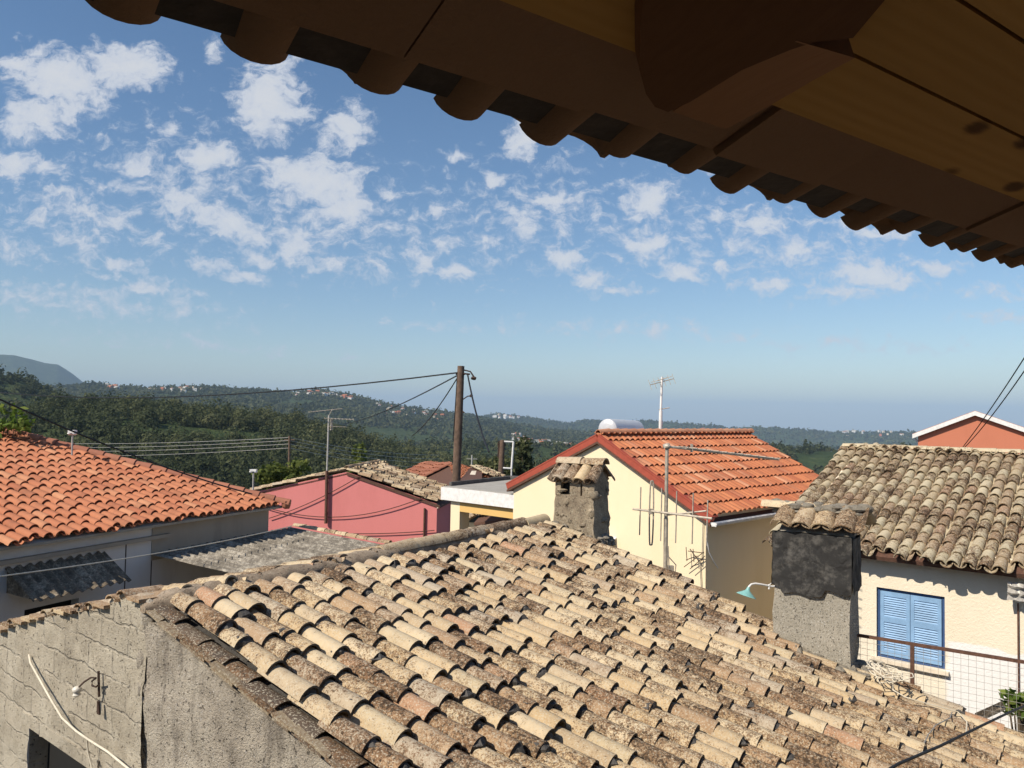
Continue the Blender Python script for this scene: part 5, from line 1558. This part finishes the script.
# second pole and white pipe frame
d2 = 52.0
p2 = thing('short_pole', 'short dark pole with insulators beside the white pipe frame', 'utility pole', (P(501, 480, d2).x, d2, 0))
a, b = P(502.5, 440, d2), P(500.5, 480, d2); mb = MB(); mb.tube([a, b, b - Z * 6], [.18, .21, .24], 10); mb.build('post', M['pole'], p2, 60)
mb = MB(); mb.tube([a - X * .3 - Z * .12, a + X * .3 - Z * .12], .05, 6)
for k in (-.28, -.1, .15): mb.lump(a + X * k - Z * .3, .07, .07, .12, int(k * 100) + 99)
mb.tube([a - X * .25 - Z * .2, a - X * .25 - Z * 1.2], .07, 6); mb.build('insulators', M['iron'], p2)
fr = thing('pipe_frame', 'white rectangular pipe frame standing up beside the short pole', 'frame', (P(510, 470, 50).x, 50, 0))
mb = MB(); qs = [P(504, 441.5, 50), P(513.5, 442, 50), P(511.5, 468.5, 50), P(503, 468, 50)]
mb.tube(qs[:2], .06, 6); mb.tube(qs[1:3], .075, 6); mb.tube(qs[2:], .06, 6); mb.tube([qs[2], qs[2] - Z * 3], .05, 6); mb.build('frame_pipes', M['white_paint'], fr)
for (u, v0, v1, dd, rad, lab) in ((289.5, 436, 480, 60, .11, 'thin grey pole carrying valley wires behind the pink house'), (472, 455, 474, 58, .06, 'slim pale post among the roofs right beside the tall pole'), (415, 470, 474, 58, .06, '')):
    if not lab: continue
    a, b = P(u, v0, dd), P(u - .5, v1, dd); mb = MB(); mb.tube([a, b, b - Z * 8], [rad * .8, rad, rad], 8); mb.tube([a - X * .4 - Z * .3, a + X * .4 - Z * .3], rad * .4, 5); o = mb.build('wire_pole', M['galv'] if rad < .1 else M['pole'], None, 60); tag(o, lab, 'pole')
for i, (v0, v1, v2) in enumerate(((439, 437.5, 455), (443, 440.5, 459), (447, 444, 463), (452, 448, 468))):
    pm = P(289.5, v1, 60)
    lab = ['topmost', 'second', 'third', 'lowest'][i] + ' of four thin wires crossing before the wooded valley'
    cable('valley_wire', lab, 'wire', sagline(P(40, v0 + 4, 92), pm, .25, 12)[:-1] + sagline(pm, P(440, v2, 80), .35, 12), .018, M['galv'], 4)
for (u, v0, v1, dd, lab) in ((253.5, 470, 490, 24, 'small white lamp post by the end of the orange hip'), (72.5, 431, 452, 17, 'small white lamp post above the middle of the orange hip')):
    t_ = thing('lamp_post', lab, 'lamp post', (P(u, v0, dd).x, dd, 0))
    a, b = P(u, v0, dd), P(u - .5, v1, dd); mb = MB(); mb.tube([a, b, b - Z * 3], .022 * dd / 20, 7); mb.build('post', M['galv'], t_, 60)
    mb = MB(); k = dd / 770 * 3.2; mb.obox(a - X * k - Yv * .06 - Z * .04, X * k * 2, Yv * .12, Z * .06); mb.lathe(a - X * k * .7 - Z * .07, Z, [(-.02, .03), (.01, .06), (.05, .04)], 10); mb.lathe(a + X * k * .7 - Z * .07, Z, [(-.02, .03), (.01, .06), (.05, .04)], 10); mb.build('lamp_head', M['white_paint'], t_)

# ------------------------------------------------------------------ street lamp with teal shade
lc = onplane(783, 586.5, RW0 + rn * .05, rn)
lamp = thing('street_lamp', 'old street lamp with teal enamel shade on a curved white arm', 'lamp', (lc.x, lc.y, 0))
lY = lc.y
tip = P(748.5, 588, lY - .25)
pts = [lc + Z * .02, P(772, 586.5, lY - .08), P(762, 584.5, lY - .15), P(755.5, 583.5, lY - .2), P(751.5, 584.2, lY - .22), P(749.3, 586.2, lY - .24), tip]
mb = MB(); mb.tube(pts, .017, 8); mb.tube([P(768, 585.8, lY - .1), P(774, 581, lY - .08), P(785, 576, lY)], .007, 5); mb.tube([P(769, 584.5, lY - .1), P(769, 589, lY - .1)], .02, 6); mb.build('arm', M['white_paint'], lamp, 60)
ax = Vector((-.32, -.1, -1)).normalized()
mb = MB(); mb.lathe(tip - ax * .0, ax, [(-.02, .022), (.03, .035), (.05, .045), (.09, .1), (.13, .165), (.142, .172), (.135, .16), (.1, .1)], 22); mb.build('lamp_shade', M['teal'], lamp, 50)
mb = MB(); mb.lathe(tip + ax * .06, ax, [(.0, .02), (.03, .035), (.06, .04), (.09, .02)], 12); mb.build('bulb', M['white_paint'], lamp, 50)

# ------------------------------------------------------------------ mesh fence on the far verge
FS = SEND + .06
fo = RO + r_ * FS; fo = Vector((fo.x, fo.y, 0))
def fp(u, v): q = onplane(u, v, fo, r_); return (q - fo).dot(h_), q.z
fa, fb = fp(858, 636), fp(1024, 662)
fz = (fa[1] + fb[1]) / 2
fence = thing('wire_fence', 'rusty rail fence with square wire mesh along the roof edge', 'fence', (fo.x + h_.x * 5, fo.y + h_.y * 5, 0))
fx0, fx1 = fa[0] - .6, fb[0] + 1.6
roofz = lambda x: RO.z - SL * x
mb = MB(); mb.obox(fo + h_ * fx0 + Z * (fz - .014), h_ * (fx1 - fx0), r_ * .03, Z * .028); mb.build('top_rail', M['rust'], fence)
ppx = fp(910, 643)[0]
for x in (ppx, ppx + 1.45):
    mb = MB(); mb.obox(fo + h_ * x + Z * (roofz(x) - .25), h_ * .035, r_ * .034 - r_ * .0 + h_ * 0, Z * (fz - .015 - roofz(x) + .25)); mb.build('post', M['rust'], fence)
mb = MB(); wr = .0016; x = fx0
while x < fx1:
    mb.tube([fo + h_ * x + r_ * .015 + Z * (fz - .01), fo + h_ * x + r_ * .015 + Z * (roofz(x) - .3)], wr, 4, caps=False); x += .062
z_ = fz - .06
while z_ > roofz(fx1) - .3:
    xa_ = max(fx0, (RO.z - z_ - .3) / SL); 
    mb.tube([fo + h_ * max(fx0, (RO.z - .3 - z_) / SL) + r_ * .013 + Z * z_, fo + h_ * fx1 + r_ * .013 + Z * z_], wr, 4, caps=False) if False else mb.tube([fo + h_ * fx0 + r_ * .013 + Z * z_, fo + h_ * fx1 + r_ * .013 + Z * z_], wr, 4, caps=False); z_ -= .062
mb.build('wire_mesh', M['grey_cable'], fence)

# things lying on the roof
cc = roof_pt(884, 683, .12); g = random.Random(77); pts = []
for i in range(64):
    a = i * .62; rr = .14 + .05 * math.sin(i * .37) + g.gauss(0, .012)
    pts.append(cc + h_ * (rr * 1.0 * math.cos(a) + .02 * math.sin(i * .11)) + r_ * (rr * .9 * math.sin(a)) + n_ * (.03 + .09 * abs(math.sin(i * .23 + a * .5)) + (.06 if math.cos(a) < -.4 else 0)))
pts += [roof_pt(u, v, .13) for u, v in ((893, 690), (905, 697), (925, 703), (940, 707), (958, 712), (967, 722), (966, 735))]
cable('wire_coil', 'tangled coil of old white wire lying on the roof by the tall chimney', 'wire coil', pts, .0055, M['white_cable'], 5)
cable('roof_cable', 'grey flaking cable creeping over the tiles near the fence', 'cable', [roof_pt(u, v, .115) for u, v in ((924, 762), (922, 748), (928, 735), (936, 725), (950, 718), (952, 712))], .005, M['grey_cable'])
blk = [P(880, 775, 3.9), P(898, 764, 4.1), P(940, 746, 4.6), P(985, 724, 5.3), P(1010, 712, 5.8), P(1045, 698, 6.6)]
cable('black_cable', 'taut black cable crossing low over the tiles by the fence', 'cable', blk, .0085, M['black_cable'], 7)
ft = thing('sheet_offcut', 'narrow dark corrugated sheet offcut standing up past the roof edge', 'metal sheet', (roof_pt(990, 715).x, roof_pt(990, 715).y, 0))
mb = MB(); a, b = P(978, 722, 7.3), P(1006, 709, 7.6); V = []
for i in range(15):
    k = i / 14; V += [a + Z * (.0 + .02 * math.sin(i * 2.2)), b + Z * (.02 * math.sin(i * 2.2))]; a = a + Yv * .014 + X * .006; b = b + Yv * .014 + X * .006
mb.add(V, [(2 * i, 2 * i + 2, 2 * i + 3, 2 * i + 1) for i in range(14)]); mb.build('sheet', M['awning'], ft, 60)

# iron bracket and cable on the block wall
bw0 = WO + nl * .02
bq = lambda u, v, d=0: onplane(u, v, bw0 + nl * d, nl)
br = thing('wall_bracket', 'rusty iron wall bracket holding a white ceramic insulator', 'bracket', (bq(98, 690).x, bq(98, 690).y, 0))
mb = MB(); a, b = bq(98.5, 671, .015), bq(99.5, 714, .015)
mb.tube([a, a.lerp(b, .6)], .009, 6); mb.slab([b - wl * .02, b + wl * .02, a.lerp(b, .7) + wl * .012, a.lerp(b, .7) - wl * .012], nl * .012)
mb.tube([bq(99, 684, .02), bq(96, 687, .05), bq(92, 685.5, .05), bq(92, 681, .05), bq(96, 678, .06), bq(91, 677.5, .08), bq(84, 682, .11), bq(79, 687, .13)], .007, 6)
mb.build('iron_arm', M['iron'], br, 60)
q = bq(77, 690, .13); mb = MB(); mb.lathe(q - Z * .03, Z, [(-.02, .012), (-.005, .03), (.012, .022), (.02, .032), (.04, .034), (.055, .02)], 14); mb.build('insulator', M['ceramic'], br, 50)
cable('white_wall_cable', 'stiff white cable running diagonally down the block wall', 'cable', [bq(29, 655, .0), bq(30.5, 663, .03), bq(40, 680, .04), bq(50, 698, .05), bq(62, 718, .05), bq(76, 731, .05), bq(89, 740, .06), bq(108, 752, .06), bq(130, 770, .06), bq(160, 790, .06)], .0085, M['white_cable'], 7)
cable('cable_tail', 'short white cable tail hanging below the diagonal wall cable', 'cable', [bq(87, 739, .06), bq(88, 752, .05), bq(91, 764, .05), bq(94, 780, .05)], .006, M['white_cable'], 6)

# ------------------------------------------------------------------ plants
def leaf_plant(name, label, cat, c, rx_, ry_, rz_, n, leaf, seed, trunk=None, mat='bush_leaf'):
    t = thing(name, label, cat, (c.x, c.y, 0)); g = np.random.default_rng(seed)
    lob = g.normal(size=(9, 3)) * np.array([.5, .5, .4]); k = g.integers(0, 9, n)
    d = g.normal(size=(n, 3)); d /= np.linalg.norm(d, axis=1)[:, None]
    q = (lob[k] + d * (.3 + .25 * g.random(n))[:, None]) * np.array([rx_, ry_, rz_]) + np.array([0, 0, c.z])
    a = np.cross(d, g.normal(size=(n, 3))); a /= np.linalg.norm(a, axis=1)[:, None]; b = np.cross(d + .8 * g.normal(size=(n, 3)), a); b /= np.linalg.norm(b, axis=1)[:, None]
    ls = (leaf * (.6 + .8 * g.random(n)))[:, None]
    v = np.stack([q - b * ls, q + a * ls * .55, q + b * ls * 1.1, q - a * ls * .55], 1).reshape(-1, 3)
    mesh_np('crown' if trunk else 'leaves', v, np.arange(n * 4).reshape(-1, 4), [M[mat]], rnd=g.random(n), parent=t)
    mbx = MB(); gg = random.Random(seed)
    base = Vector((c.x, c.y, 0)); top = c
    mbx.tube([base, base.lerp(top, .6) + X * .05, top], [trunk or .03, (trunk or .03) * .8, .015], 7)
    for i in range(7): mbx.tube([base.lerp(top, .75), top + Vector((gg.uniform(-.6, .6) * rx_, gg.uniform(-.6, .6) * ry_, gg.uniform(-.3, .5) * rz_))], [(trunk or .03) * .5, .008], 5)
    mbx.build('trunk' if trunk else 'stem', M['bark'], t, 60)
    return t


leaf_plant('bush', 'bright yellow green tree top between orange hip and pink gable', 'tree', P(283, 479, 40), 1.15, 1.15, .95, 1500, .13, 61, .16, 'olive_leaf')
leaf_plant('bush', 'fresh green vine leaves peeping over the top of the orange hip', 'vine', P(8, 424, 17.2), .65, .5, .26, 260, .085, 62)
leaf_plant('bush', 'low green leaves at the roof edge near the fence end', 'vine', P(1020, 708, 7.9), .2, .2, .15, 220, .045, 63)
leaf_plant('bush', 'dark green shrub behind the porch roof and short pole', 'shrub', P(492, 470, 60), 2.2, 2, 1.0, 1100, .22, 64, .1, 'forest_leaf')
leaf_plant('bush', 'slim dark tree standing just past the white pipe frame', 'tree', P(523, 462, 62), 1.0, 1.0, 1.7, 900, .2, 65, .12, 'forest_leaf')
leaf_plant('bush', 'small yellow green tree above the pink ridge in the valley', 'tree', P(358, 460, 95), 1.1, 1.1, 2.2, 900, .28, 66, .2, 'olive_leaf')
